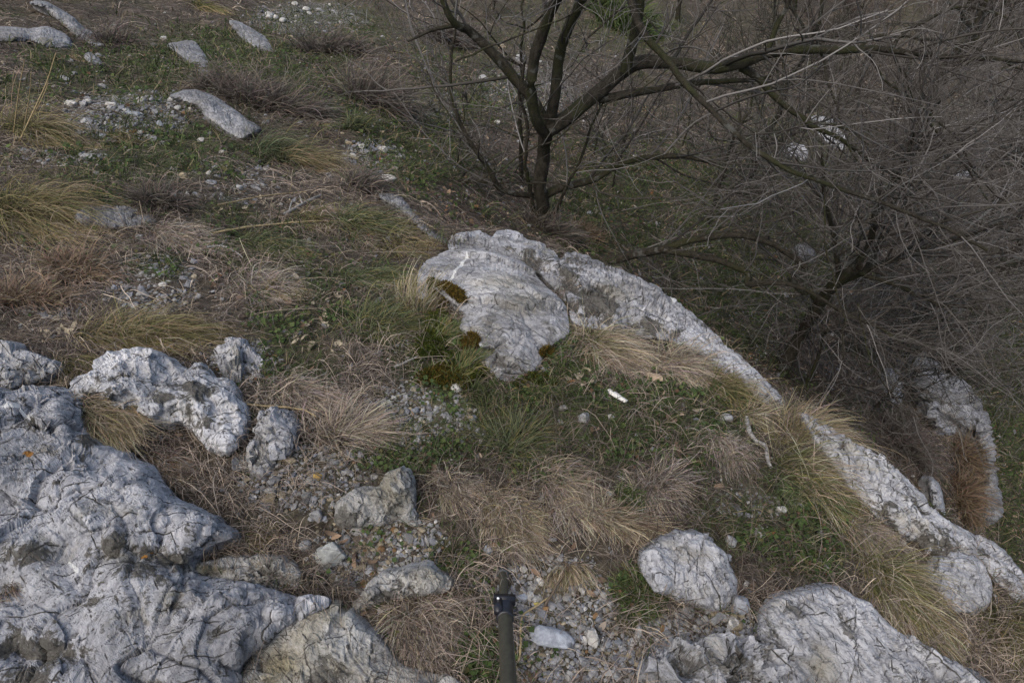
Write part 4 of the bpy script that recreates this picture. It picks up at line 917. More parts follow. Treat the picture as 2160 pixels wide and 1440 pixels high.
# gravel ------------------------------------------------------------
def gravel(n, smin, smax, seed, base, zmin=.25, far=False):
    P, t, g = scat(n, seed=seed, plan=.1, tmax=14)
    z = zone(GRAVEL, P); lowmask = bil(SD, P[:, 0], P[:, 1]) > .2
    z = np.maximum(z, .10 + .10 * sstep(.1, .5, fuzz(P, 2.2)))
    ok = (g.uniform(0, 1, len(P)) < z ** 1.3) & ~on_rock(P); P, t, z = P[ok], t[ok], z[ok]; N = len(P)
    s = smin + (smax - smin) * g.uniform(0, 1, N) ** 3.5; s = s * np.clip(t / 1.8, .85, 2.6)
    V0, F0 = base; k = len(V0)
    # jittered convex grains
    V = V0[None] * (1 + g.normal(0, .20, (N, k, 1))) * s[:, None, None] * np.stack([np.ones(N), g.uniform(.55, 1, N), g.uniform(.35, .75, N)], 1)[:, None]
    a = g.uniform(0, 6.283, N); c, s_ = np.cos(a)[:, None], np.sin(a)[:, None]
    x = V[..., 0] * c - V[..., 1] * s_; y = V[..., 0] * s_ + V[..., 1] * c; zz = V[..., 2] + g.normal(0, .25, (N, 1)) * V[..., 0] + g.normal(0, .25, (N, 1)) * V[..., 1]
    W = np.stack([x, y, zz], 2) + P[:, None] + np.array([0, 0, 1]) * (s * .12)[:, None, None]
    pal = np.array([(.33, .33, .335), (.24, .24, .245), (.46, .45, .43), (.30, .255, .18), (.36, .31, .22), (.29, .30, .33), (.25, .155, .08), (.14, .135, .13)])
    u, v, _ = proj(P); tanz = np.clip(1 - np.hypot((u - 790) / 170, (v - 1150) / 110), 0, 1)
    pr = np.array([.24, .2, .17, .08, .07, .14, .015, .085]); ci = g.choice(8, N, p=pr)
    tn = g.uniform(0, 1, N) < tanz * .8; ci[tn] = g.choice([3, 4, 6, 2, 0], tn.sum(), p=[.34, .32, .12, .12, .1])
    col = .76 * pal[ci] * np.clip(g.normal(1, .2, (N, 1)), .5, 1.5)
    Fc = (F0[None] + (np.arange(N) * k)[:, None, None]).reshape(-1, 3)
    return W.reshape(-1, 3), Fc, np.repeat(col, k, 0)
a = gravel(175000, .0018, .0085, 21, ICO1); b_ = gravel(40000, .005, .014, 22, ICO1)
V, Fc, c = merge([a, b_])
tag(mesh('gravel', V, Fc, M_STONE, col=c, smooth=False), 'grey and tan gravel strewn over the bare soil between the rocks', 'gravel', kind='stuff')
print('gravel', len(V), round(time.time() - T0, 1))

# dry straw and stem litter -------------------------------------------
def lay(P, d, L, S, lift, g, wob=.35):
    """strands that follow the ground"""
    N = len(P); out = np.empty((N, S, 3)); ang = np.arctan2(d[:, 1], d[:, 0]); x, y = P[:, 0].copy(), P[:, 1].copy(); cu = g.normal(0, wob, N)
    arch = np.abs(g.normal(0, 1, N)) * lift
    for s in range(S):
        f = s / (S - 1)
        out[:, s, 0] = x; out[:, s, 1] = y; out[:, s, 2] = hz(x, y) + .003 + arch * np.sin(np.pi * min(1, f * g.uniform(.8, 1.1))) + g.uniform(0, .004, N)
        ang = ang + cu / (S - 1) + g.normal(0, .10, N); x = x + np.cos(ang) * L / (S - 1); y = y + np.sin(ang) * L / (S - 1)
    return out

P, t, g = scat(200000, seed=31, plan=.12, tmax=20)
zg = zone(GRAVEL, P); zb = zone(BARE, P); zr = zone(GREEN, P)
dens = np.clip(.62 + .7 * fuzz(P, 1.8, 4), .06, 1) * (1 - .95 * np.maximum(zg, zb)) * (1 - .72 * zr)
ok = (g.uniform(0, 1, len(P)) < dens) & ~on_rock(P); P, t = P[ok], t[ok]; PF, tF = fringe(3, .14); kf = np.maximum(zone(GRAVEL, PF), zone(BARE, PF)) < .4; PF, tF = PF[kf], tF[kf]; P = np.vstack([P, PF]); t = np.concatenate([t, tF]); N = len(P)
L = np.clip(g.lognormal(-2.75, .5, N), .02, .22) * np.clip(t / 2, .8, 2.2)
flow = g.normal(0, 1.0, N) - .45
dirn = np.stack([np.cos(flow), np.sin(flow)], 1)
S_ = 6; Q = lay(P, dirn, L, S_, .014 * np.clip(t / 2, 1, 3).mean(), g)
pal = np.array([(.225, .185, .148), (.155, .126, .106), (.105, .083, .070), (.30, .25, .19), (.075, .060, .050), (.20, .175, .15)])
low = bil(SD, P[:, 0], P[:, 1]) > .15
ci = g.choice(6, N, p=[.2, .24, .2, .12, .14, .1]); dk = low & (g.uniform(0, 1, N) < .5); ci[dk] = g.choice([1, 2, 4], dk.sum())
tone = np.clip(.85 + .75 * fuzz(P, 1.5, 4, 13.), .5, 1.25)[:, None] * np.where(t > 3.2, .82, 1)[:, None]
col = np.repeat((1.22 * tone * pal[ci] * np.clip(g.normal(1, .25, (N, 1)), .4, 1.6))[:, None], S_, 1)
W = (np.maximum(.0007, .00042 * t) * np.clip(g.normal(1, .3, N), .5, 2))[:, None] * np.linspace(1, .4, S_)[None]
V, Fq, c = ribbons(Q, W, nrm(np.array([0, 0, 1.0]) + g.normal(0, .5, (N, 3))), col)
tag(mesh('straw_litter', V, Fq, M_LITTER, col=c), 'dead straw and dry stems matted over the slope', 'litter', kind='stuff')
print('straw', N, round(time.time() - T0, 1))

# dead leaves -------------------------------------------------------
P, t, g = scat(50000, seed=41, plan=.12, tmax=24)
low = bil(SD, P[:, 0], P[:, 1]) > .15
dens = np.where(low, .95, .06) * np.clip(.75 + .8 * fuzz(P, 1.4, 4, 4.), .1, 1) * (1 - .7 * zone(GRAVEL, P))
ok = (g.uniform(0, 1, len(P)) < dens) & ~on_rock(P); P, t, low = P[ok], t[ok], low[ok]
HUSK = [(610, 435, 60, 26), (640, 705, 50, 26), (695, 738, 36, 16), (560, 425, 50, 16), (45, 572, 40, 12), (140, 700, 40, 12), (1440, 800, 40, 20), (700, 640, 40, 30), (480, 445, 40, 12), (640, 600, 40, 20), (1230, 800, 40, 14)]
uv = np.vstack([np.stack([a + ra * g.normal(0, .6, 13), b_ + rb * g.normal(0, .6, 13)], 1) for a, b_, ra, rb in HUSK]); PH, tH = march(uv[:, 0], uv[:, 1], HG); nh = len(PH)
P = np.vstack([P, PH]); t = np.concatenate([t, tH]); low = np.concatenate([low, np.zeros(nh, bool)]); N = len(P)
L = np.clip(g.normal(1, .32, N), .35, 2) * np.where(low, .034, .023); Wd = L * g.uniform(.2, .5, N)
f = np.linspace(-1, 1, 5); prof = np.sqrt(np.clip(1 - f ** 2, 0, 1)) * .95 + .05
a = g.uniform(0, 6.283, N); ax = np.stack([np.cos(a), np.sin(a), g.normal(0, .35, N)], 1); ax = nrm(ax); sd = nrm(np.cross(ax, np.array([0, 0, 1.0]) + g.normal(0, .35, (N, 3)))); up = np.cross(sd, ax)
cv = g.normal(0, .35, N); cup = np.abs(g.normal(.25, .25, N))
mid = P[:, None] + ax[:, None] * (f[None, :, None] * L[:, None, None] / 2) + up[:, None] * ((cv * L)[:, None] * (f ** 2)[None] * .6)[..., None] + np.array([0, 0, .011])
wv = Wd[:, None] / 2 * prof[None]
rows = np.stack([mid - sd[:, None] * wv[..., None] + up[:, None] * (wv * cup[:, None])[..., None], mid, mid + sd[:, None] * wv[..., None] + up[:, None] * (wv * cup[:, None])[..., None]], 2)
V = rows.reshape(-1, 3); b = (np.arange(N) * 15)[:, None, None] + (np.arange(4) * 3)[None, :, None] + np.arange(2)[None, None]
Fq = np.stack([b, b + 1, b + 4, b + 3], -1).reshape(-1, 4)
pal = np.array([(.20, .14, .095), (.13, .088, .06), (.30, .235, .165), (.085, .06, .045), (.25, .21, .17), (.19, .10, .05)])
ci = g.choice(6, N, p=[.26, .25, .12, .2, .13, .04]); pal = np.vstack([pal, [(.33, .285, .205)]]); ci[-nh:] = 6; col = np.repeat(pal[ci] * np.clip(g.normal(1, .2, (N, 1)), .5, 1.5), 15, 0)
tag(mesh('leaf_litter', V, Fq, M_LITTER, col=col), 'dead brown leaves scattered over the ground', 'litter', kind='stuff')

# short grass and small green leaves -----------------------------------
P, t, g = scat(385000, seed=51, plan=.12, tmax=22)
zr = np.maximum(zone(GREEN, P), np.where(bil(SD, P[:, 0], P[:, 1]) > .2, .6, .20) * sstep(.0, .45, fuzz(P, 1.3, 4, 2.)))
ok = (g.uniform(0, 1, len(P)) < zr * np.clip(.75 + 1.1 * fuzz(P, 7, 3, 9.), .08, 1)) & ~on_rock(P); P, t = P[ok], t[ok]; PF, tF = fringe(5, .12, (0, 14)); P = np.vstack([P, PF]); t = np.concatenate([t, tF]); N = len(P)
S_ = 4; L = np.clip(g.normal(.038, .016, N), .010, .09) * np.clip(t / 1.9, .9, 2.3)
d = nrm(np.array([.25, -.1, .8]) + g.normal(0, .55, (N, 3))); d[:, 2] = np.abs(d[:, 2])
Q = np.empty((N, S_, 3)); Q[:, 0] = P - [0, 0, .003]
cu = g.normal(0, .3, (N, 3)); cu[:, 2] = -np.abs(g.normal(.35, .3, N))
for s in range(1, S_): Q[:, s] = Q[:, s - 1] + nrm(d + cu * s / S_ * 1.6) * (L / (S_ - 1))[:, None]
pal = np.array([(.058, .082, .027), (.043, .058, .024), (.088, .108, .042), (.21, .17, .105), (.125, .115, .06)])
ci = g.choice(5, N, p=[.34, .28, .14, .12, .12]); cb = pal[ci] * np.clip(g.normal(1, .2, (N, 1)), .5, 1.5)
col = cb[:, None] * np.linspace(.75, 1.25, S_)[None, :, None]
W = (np.maximum(.0009, .00055 * t) * np.clip(g.normal(1, .3, N), .5, 2))[:, None] * np.array([1, .95, .7, .2])[None]
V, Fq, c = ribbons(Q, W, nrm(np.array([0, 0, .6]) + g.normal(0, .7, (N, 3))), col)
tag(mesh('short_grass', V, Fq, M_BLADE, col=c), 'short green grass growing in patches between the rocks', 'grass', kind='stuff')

P, t, g = scat(235000, seed=61, plan=.12, tmax=22)
zr = np.maximum(zone(GREEN, P) * .9, np.where(bil(SD, P[:, 0], P[:, 1]) > .2, .45, .14) * sstep(.05, .45, fuzz(P, 1.7, 4, 5.)))
ok = (g.uniform(0, 1, len(P)) < zr * sstep(-.15, .3, fuzz(P, 5, 3, 1.))) & ~on_rock(P); P, t = P[ok], t[ok]; N = len(P)
r = np.clip(g.normal(.0052, .0016, N), .002, .011) * np.clip(t / 1.9, .9, 2.2); a0 = g.uniform(0, 6.28, N)
n_ = nrm(np.array([0, -.15, 1.0]) + g.normal(0, .42, (N, 3))); e1 = nrm(np.cross(n_, g.normal(size=(N, 3)))); e2 = np.cross(n_, e1)
ctr = P + np.array([0, 0, .006]) + np.array([0, 0, 1]) * g.uniform(0, .016, (N, 1)) * np.clip(t / 1.9, .9, 2.)[:, None]
ang = np.arange(8) * np.pi / 4; lob = np.array([1, .72, 1, .72, 1, .72, 1, .72])
ring = ctr[:, None] + r[:, None, None] * lob[None, :, None] * (e1[:, None] * np.cos(ang)[None, :, None] + e2[:, None] * np.sin(ang)[None, :, None]) + n_[:, None] * (r * .25)[:, None, None]
V = np.concatenate([ctr[:, None], ring], 1).reshape(-1, 3); b = (np.arange(N) * 9)[:, None]
j = np.arange(8); Fc = np.stack([np.broadcast_to(b, (N, 8)), b + 1 + j, b + 1 + (j + 1) % 8], -1).reshape(-1, 3)
pal = np.array([(.052, .083, .024), (.040, .062, .021), (.085, .115, .036), (.09, .085, .035), (.11, .065, .04)])
col = np.repeat(pal[g.choice(5, N, p=[.36, .34, .15, .1, .05])] * np.clip(g.normal(1, .2, (N, 1)), .5, 1.5), 9, 0)
tag(mesh('small_weeds', V, Fc, M_BLADE, col=col), 'small round green leaves of low weeds carpeting the ground', 'weeds', kind='stuff')

# moss pads: thousands of tiny upright stems on soil beside the domed boulder
def moss(u, v, ru, rv, n, cols, label, seed, H=.012):
    g = np.random.default_rng(seed); a = g.uniform(0, 6.28, n); r = np.sqrt(g.uniform(0, 1, n)) * (1 + .25 * np.sin(3 * a + seed))
    P, t, _ = on_surface(u + ru * r * np.cos(a), v + rv * r * np.sin(a))
    dome = np.sqrt(np.clip(1 - (r / 1.25) ** 2, 0, 1)) * min(ru, rv) * t / F * .9
    P[:, 2] += dome * (.8 + .4 * fuzz(P, 30, 2)); c0 = at(u, v)
    S_ = 3; d = nrm(np.array([0, -.2, 1]) + g.normal(0, .5, (n, 3))); Q = P[:, None] + d[:, None] * (np.linspace(-.6, 1, S_)[None, :, None] * H * g.uniform(.5, 1.2, (n, 1, 1)))
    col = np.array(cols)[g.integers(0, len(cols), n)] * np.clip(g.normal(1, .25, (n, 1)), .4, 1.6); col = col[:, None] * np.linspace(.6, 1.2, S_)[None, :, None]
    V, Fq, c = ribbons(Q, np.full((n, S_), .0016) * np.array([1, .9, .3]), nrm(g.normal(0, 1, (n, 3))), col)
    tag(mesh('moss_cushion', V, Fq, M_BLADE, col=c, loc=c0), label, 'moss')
MG = [(.060, .075, .012), (.10, .085, .016), (.04, .05, .012)]; MO = [(.11, .075, .018), (.085, .065, .018), (.14, .095, .02)]
moss(945, 628, 34, 24, 2600, MO, 'orange brown moss pad on the uphill shoulder of the domed boulder', 1)
moss(915, 612, 14, 22, 1000, MG, 'small dark green moss pad at the left end of the domed boulder', 2)
moss(990, 730, 20, 26, 1500, MO, 'brown moss pad below the waist of the domed boulder', 3)
moss(1155, 748, 14, 16, 800, MO, 'small brown moss pad right of the domed boulder foot', 4)
moss(905, 740, 34, 26, 1900, [(.045, .065, .014), (.06, .085, .018), (.075, .08, .016)], 'bright green moss bank against the left base of the domed boulder', 7, .012)
moss(968, 768, 34, 20, 1600, [(.05, .07, .014), (.07, .095, .02), (.04, .05, .012)], 'vivid green moss in the hollow under the waist of the domed boulder', 8, .012)
moss(985, 792, 40, 18, 2400, [(.085, .10, .016), (.11, .105, .02), (.06, .08, .014)], 'yellow green moss at the pointed foot of the domed boulder', 9, .011)
moss(925, 700, 26, 40, 2400, [(.07, .09, .016), (.095, .10, .018), (.05, .065, .012)], 'tall green moss bank climbing the left face of the domed boulder', 10, .013)
moss(940, 800, 55, 26, 3000, MO + MG, 'yellow brown moss carpet around the two white stones', 5, .009)
moss(1130, 805, 40, 14, 1600, MG, 'yellow green moss strip right of the domed boulder foot', 6, .009)
print('green', round(time.time() - T0, 1))

# ------------------------------------------------------------------ trees
def limb_pts(pts, jit=.012, step=.05, seed=0):
    W = np.array([atdepth(*p) for p in pts]); L = np.linalg.norm(np.diff(W, axis=0), axis=1).sum()
    n = max(6, int(L / step)); Q = catmull(W, n)
    o = np.stack([fbm(Q * 4 + a + seed, 3) for a in (0, 13, 29)], 1); f = np.minimum(np.linspace(0, 1, n) * 8, 1)[:, None]
    return Q + o * jit * f

def spawn(P, R, M, L, ang, g, S=7, rk=.5, rmin=.0011, up=.10, grav=0., wig=.22, bias=None, f0=.12, taper=.35, weight=None):
    """M children growing from the chains P (N,S0,3)"""
    N, S0 = P.shape[:2]; seg = np.linalg.norm(np.diff(P, axis=1), axis=2).sum(1)
    w = seg / seg.sum(); k = g.choice(N, M, p=w); f = f0 + (1 - f0) * g.uniform(0, 1, M) ** .85
    x = f * (S0 - 1); i = np.minimum(x.astype(int), S0 - 2); fr = (x - i)[:, None]
    b = P[k, i] * (1 - fr) + P[k, i + 1] * fr; tg = nrm(P[k, i + 1] - P[k, i]); r = R[k, i] * (1 - fr[:, 0]) + R[k, i + 1] * fr[:, 0]
    s = nrm(np.cross(tg, g.normal(size=(M, 3)))); a = np.clip(g.normal(ang, .25, M), .15, 1.5)[:, None]
    d = nrm(tg * np.cos(a) + s * np.sin(a) + np.array([0, 0, up]))
    if bias is not None: d = nrm(d + np.array(bias))
    Lk = L * np.clip(g.lognormal(-.1, .4, M), .25, 2.2) * (1.15 - .5 * f)
    Q = np.empty((M, S, 3)); Q[:, 0] = b
    bend = g.normal(0, wig * .8, (M, 3))
    for q in range(1, S):
        d = nrm(d + g.normal(0, wig, (M, 3)) + bend * .5 + np.array([0, 0, up * .4 - grav * q / S]))
        Q[:, q] = Q[:, q - 1] + d * (Lk / (S - 1))[:, None]
    r0 = np.maximum(np.minimum(r * rk, Lk * .012), rmin)
    RR = np.maximum(r0[:, None] * np.linspace(1, taper, S)[None], rmin * .7)
    return Q, RR

def twig_cols(R, g, kind=0):
    pal = [np.array([(.125, .115, .105), (.19, .18, .17), (.085, .075, .062)]), np.array([(.120, .088, .074), (.165, .132, .118), (.080, .060, .048)]), np.array([(.10, .095, .075), (.135, .13, .105), (.07, .062, .05)])][kind]
    N, S = R.shape; c = (.68 if kind == 0 else .44) * pal[g.integers(0, 3, N)] * np.clip(g.lognormal(-.08, .38, (N, 1)), .4, 1.9)
    thick = np.clip((R - .004) / .008, 0, 1)[..., None]
    return c[:, None] * (1 - thick) + np.array([.024, .022, .017]) * thick

def resample(Q, S):
    x = np.linspace(0, len(Q) - 1, S); i = np.minimum(x.astype(int), len(Q) - 2); f = (x - i)[:, None]; return Q[i] * (1 - f) + Q[i + 1] * f

def make_tree(name, label, base, limbs, levels, seed, kind=0, cat='tree', group=None, twigs_from=1, trunk_name='trunk'):
    """limbs: list of (points in (u,v,t), radius start, radius end); first one is the trunk"""
    g = np.random.default_rng(seed)
    root = tag(empty(name, base), label, cat, group)
    chains, rads = [], []
    for k, (pts, r0, r1) in enumerate(limbs):
        Q = limb_pts(pts, jit=.010 + .02 * (r0 < .02), seed=seed * 7 + k) if not isinstance(pts, np.ndarray) else pts
        n = len(Q); R = np.linspace(r0, r1, n) * (1 + .10 * fbm(Q * 9 + k, 2))
        if k == 0 and r0 > .03: R[:max(2, n // 6)] *= np.linspace(1.35, 1, max(2, n // 6))
        V, Fq, _ = tubes(Q[None], R[None], 10 if r0 > .02 else 7)
        mesh('trunk' if k == 0 else 'limb', V, Fq, M_BARK, parent=root)
        if k >= twigs_from or r0 < .02: chains.append(resample(Q, 12)); rads.append(np.interp(np.linspace(0, n - 1, 12), np.arange(n), R))
    if not chains: chains.append(resample(Q, 12)); rads.append(np.interp(np.linspace(0, n - 1, 12), np.arange(n), R))
    P, R = np.array(chains), np.array(rads); parts = []
    for lv in levels:
        P, R = spawn(P, R, g=g, **lv); parts.append(tubes(P, R, 4 if R.max() > .003 else 3, twig_cols(R, g, kind)))
    V, Fq, c = merge(parts)
    mesh('crown', V, Fq, M_TWIG, parent=root, col=c)
    return root

def T(pts, t0, t1):
    n = len(pts); return [(p[0], p[1], t0 + (t1 - t0) * k / max(1, n - 1)) for k, p in enumerate(pts)]

b0, tb = px(1146, 478)
t_ = tb + .02
main = [
 (T([(1140, 490), (1146, 440), (1138, 390), (1146, 330), (1150, 295), (1156, 268)], t_, t_ - .75), .050, .044),
 (T([(1155, 268), (1120, 205), (1085, 165), (1055, 130), (1020, 95), (985, 62), (962, 52), (945, 30), (930, -10)], t_ - .75, t_ - 1.3), .040, .016),
 (T([(965, 52), (930, 56), (900, 72), (868, 90)], t_ - 1.15, t_ - 1.2), .016, .006),
 (T([(1152, 285), (1128, 250), (1122, 190), (1130, 110), (1150, 50), (1175, 0), (1190, -40)], t_ - .72, t_ - 1.7), .036, .028),
 (T([(1158, 268), (1168, 205), (1180, 120), (1200, 60), (1225, 0), (1240, -40)], t_ - .75, t_ - 1.6), .036, .024),
 (T([(1158, 272), (1200, 245), (1260, 195), (1310, 155), (1360, 132), (1430, 135), (1500, 146), (1560, 135), (1620, 112), (1690, 104), (1760, 106), (1860, 106), (1960, 116), (2060, 124), (2170, 130)], t_ - .75, t_ - 1.35), .052, .010),
 (T([(1318, 150), (1334, 95), (1345, 40), (1352, -30)], t_ - .95, t_ - 1.3), .038, .026),
 (T([(1262, 210), (1320, 200), (1390, 188), (1450, 178), (1520, 172), (1590, 168), (1625, 160)], t_ - .8, t_ - .9), .028, .010),
 (T([(1320, -30), (1352, 58), (1402, 126), (1442, 172), (1500, 230), (1580, 308), (1650, 353), (1730, 385), (1880, 435), (1990, 482), (2080, 530)], t_ - 1.35, t_ - 1.5), .022, .008),
 (T([(1562, 142), (1600, 165), (1640, 208), (1690, 246), (1720, 270), (1770, 292), (1850, 348), (1920, 392)], t_ - 1.0, t_ - .9), .024, .008),
 (T([(1692, 246), (1740, 256), (1790, 275), (1835, 300)], t_ - .95, t_ - 1.0), .012, .005),
 (T([(1618, 112), (1632, 60), (1660, 20), (1675, -20)], t_ - 1.05, t_ - 1.25), .017, .010),
 (T([(1812, 106), (1845, 82), (1900, 78), (1980, 92), (2080, 118), (2170, 150)], t_ - 1.15, t_ - 1.2), .010, .006),
 (T([(1882, 106), (1910, 72), (1970, 40), (2030, 14), (2100, 30), (2150, 80)], t_ - 1.2, t_ - 1.3), .012, .004),
 (T([(1730, 108), (1752, 180), (1778, 252), (1800, 320), (1815, 345)], t_ - 1.1, t_ - 1.1), .008, .004),
 (T([(1832, 112), (1880, 172), (1940, 240), (1990, 300), (2030, 345), (2080, 420)], t_ - 1.15, t_ - 1.1), .008, .004),
 (T([(1884, 112), (1905, 160), (1950, 225), (2010, 290), (2050, 360), (2120, 430)], t_ - 1.2, t_ - 1.1), .009, .004),
 (T([(1148, 412), (1190, 395), (1250, 378), (1310, 345), (1370, 333), (1440, 328), (1510, 346)], t_ - .2, t_ - .5), .032, .012),
 (T([(1144, 415), (1100, 410), (1055, 398), (1035, 365), (1005, 320), (970, 262), (952, 200), (950, 130), (960, 60)], t_ - .15, t_ - .9), .022, .008),
 (T([(1036, 368), (1000, 350), (975, 380), (968, 385), (1010, 384), (1090, 386), (1130, 388)], t_ - .25, t_ - .35), .009, .005),
 (T([(1140, 482), (1122, 420), (1108, 350), (1114, 280), (1098, 200), (1104, 120)], t_, t_ - 1.0), .017, .008),
 (T([(1150, 482), (1182, 425), (1228, 340), (1250, 262), (1290, 180)], t_, t_ - .9), .014, .006),
 (T([(1136, 486), (1080, 455), (1030, 425), (1000, 380)], t_, t_ - .3), .010, .004),
 (T([(1150, 470), (1190, 505), (1240, 540), (1290, 548), (1350, 535), (1400, 525), (1450, 510), (1520, 497), (1580, 500), (1640, 520), (1700, 565)], t_, t_ - .5), .042, .018),
 (T([(1400, 526), (1470, 540), (1530, 555), (1578, 575), (1578, 598), (1620, 596), (1670, 602), (1720, 622), (1780, 660), (1850, 690), (1900, 720)], t_ - .3, t_ - .6), .028, .008),
 (T([(1740, 380), (1745, 520), (1768, 630), (1780, 720), (1776, 800)], t_ - 1.4, t_ - 1.1), .0055, .003),
 (T([(1810, 640), (1822, 700), (1835, 760), (1870, 815), (1890, 850)], t_ - .9, t_ - .8), .006, .003),
 (T([(1010, 383), (1075, 335), (1180, 285), (1220, 250), (1340, 190), (1420, 140)], t_ - 1.2, t_ - 1.5), .005, .0025),
 (T([(960, 130), (1040, 95), (1120, 70), (1210, 22), (1260, -10)], t_ - 1.4, t_ - 1.6), .006, .003),
 (T([(900, 150), (925, 200), (960, 260), (1010, 310), (1050, 350)], t_ - 1.0, t_ - 1.0), .005, .003),
 (T([(1240, 80), (1285, 32), (1320, 14), (1350, 20), (1390, 60)], t_ - 1.5, t_ - 1.6), .006, .003),
 (T([(1120, 385), (1240, 410), (1320, 450), (1400, 470)], t_ - .8, t_ - 1.0), .005, .0025),
]
make_tree('bare_tree', 'dark bare tree with a forked trunk and long limbs behind the domed boulder', b0, main,
          [dict(M=200, L=.95, ang=.75, S=11, rk=.42, rmin=.0022, up=.06, wig=.085, f0=.25), dict(M=1250, L=.42, ang=.75, S=8, rk=.6, rmin=.0016, up=.04, wig=.12), dict(M=1000, L=.17, ang=.8, S=5, rk=.7, rmin=.0013, up=.03, wig=.2)], 3)

def low(u, v, z): P = unz(u, v, z); return P, (P - CAM) @ FW
P2, t2 = low(1610, 845, -3.25)
make_tree('bare_tree', 'leaning dark tree rising from behind the cliff edge by the biggest golden tussock', P2, [
 (T([(1610, 850), (1645, 790), (1690, 705), (1722, 650), (1760, 600), (1810, 560)], t2, t2 - 1.3), .060, .036),
 (T([(1722, 650), (1715, 625), (1690, 615), (1660, 590)], t2 - .75, t2 - .8), .018, .008),
 (T([(1760, 600), (1850, 560), (1950, 525), (2060, 490), (2180, 450)], t2 - .95, t2 - 1.5), .026, .010),
 (T([(1790, 578), (1830, 520), (1850, 440), (1900, 360), (1930, 280)], t2 - 1.1, t2 - 2.0), .026, .010),
 (T([(1770, 595), (1760, 500), (1740, 420), (1735, 330)], t2 - 1.0, t2 - 1.7), .020, .008),
 (T([(1800, 570), (1880, 600), (1980, 640), (2090, 660)], t2 - 1.1, t2 - 1.5), .018, .006),
 (T([(1690, 705), (1740, 700), (1790, 690), (1850, 720), (1900, 790)], t2 - .5, t2 - .7), .014, .005),
 (T([(1690, 860), (1705, 800), (1735, 720), (1745, 690)], t2 - .1, t2 - .6), .016, .010),
 (T([(1625, 865), (1690, 865), (1780, 850), (1830, 848)], t2 - .1, t2 - .3), .012, .006)],
 [dict(M=230, L=1.05, ang=.75, S=11, rk=.45, rmin=.0024, up=.05, wig=.085, f0=.1), dict(M=1700, L=.50, ang=.75, S=7, rk=.6, rmin=.0019, up=.04, wig=.16), dict(M=2200, L=.24, ang=.75, S=5, rk=.7, rmin=.0016, up=.02, wig=.2)], 5, kind=0)

P3, t3 = low(2420, 760, -4.9)
make_tree('bare_tree', 'tree beyond the right frame edge with a mossy green limb and drooping twigs', P3, [
 (T([(2420, 770), (2390, 640), (2370, 520), (2350, 380), (2330, 240)], t3, t3 - 1.8), .12, .07),
 (T([(2385, 600), (2290, 545), (2200, 545), (2130, 552), (2060, 572), (1960, 590), (1860, 600), (1800, 590)], t3 - .6, t3 - 1.6), .065, .012),
 (T([(2380, 560), (2280, 500), (2180, 475), (2070, 470), (1960, 450), (1880, 440)], t3 - .8, t3 - 1.8), .030, .008),
 (T([(2390, 640), (2290, 640), (2190, 650), (2080, 680), (1980, 700), (1900, 690)], t3 - .5, t3 - 1.6), .030, .008),
 (T([(2360, 450), (2260, 380), (2160, 350), (2060, 350), (1990, 330)], t3 - 1.0, t3 - 2.0), .030, .008),
 (T([(2340, 300), (2240, 230), (2140, 210), (2060, 215)], t3 - 1.5, t3 - 2.2), .028, .008),
 (T([(2395, 680), (2280, 730), (2160, 770), (2080, 780), (1990, 760)], t3 - .4, t3 - 1.4), .022, .006)],
 [dict(M=240, L=1.15, ang=.7, S=11, rk=.45, rmin=.0024, up=-.03, wig=.08, f0=.2), dict(M=1900, L=.56, ang=.7, S=7, rk=.6, rmin=.0019, up=0, wig=.15), dict(M=2400, L=.26, ang=.7, S=5, rk=.7, rmin=.0016, up=0, wig=.2)], 6, kind=0)

# trees and scrub farther down the slope -------------------------------------------
def wild_tree(name, label, u, v, z, h, r0, lean, seed, kind, M, nl=7, cat='tree', group=None, spreadk=.5):
    base = np.array(unz(u, v, z)); g = np.random.default_rng(seed)
    base[2] = hz(np.array([base[0]]), np.array([base[1]]))[0] if abs(hz(np.array([base[0]]), np.array([base[1]]))[0] - base[2]) < 1.5 else base[2]
    n = 12; f = np.linspace(0, 1, n)[:, None]; top = np.array([lean[0], lean[1], h])
    Q = base - [0, 0, .1] + f * top + np.stack([fbm(np.column_stack([f * 3 + a + seed, f, f]), 2) for a in (0, 7, 19)], 1) * .10 * h * f
    limbs = [(Q, r0, r0 * .35)]
    for k in range(nl):
        i = int(g.uniform(.25, .9) * (n - 1)); a = g.uniform(0, 6.28); m = 9; d = np.array([math.cos(a), math.sin(a), g.uniform(.3, 1.1)]); d /= np.linalg.norm(d); L = h * spreadk * g.uniform(.6, 1.2); q = [Q[i]]
        for s in range(m - 1): d = nrm(d + g.normal(0, .16, 3) + np.array([0, 0, .05])); q.append(q[-1] + d * L / (m - 1))
        limbs.append((np.array(q), r0 * .4, r0 * .10))
    return make_tree(name, label, base, limbs, [dict(M=M[0], L=h * .28, ang=.7, S=9, rk=.5, rmin=.0045, up=.06, wig=.10), dict(M=int(M[1] * .75), L=h * .15, ang=.7, S=6, rk=.6, rmin=.0032, up=.03, wig=.17), dict(M=int(M[2] * .35), L=h * .075, ang=.7, S=5, rk=.7, rmin=.0027, up=.02, wig=.2)], seed, kind, cat, group)

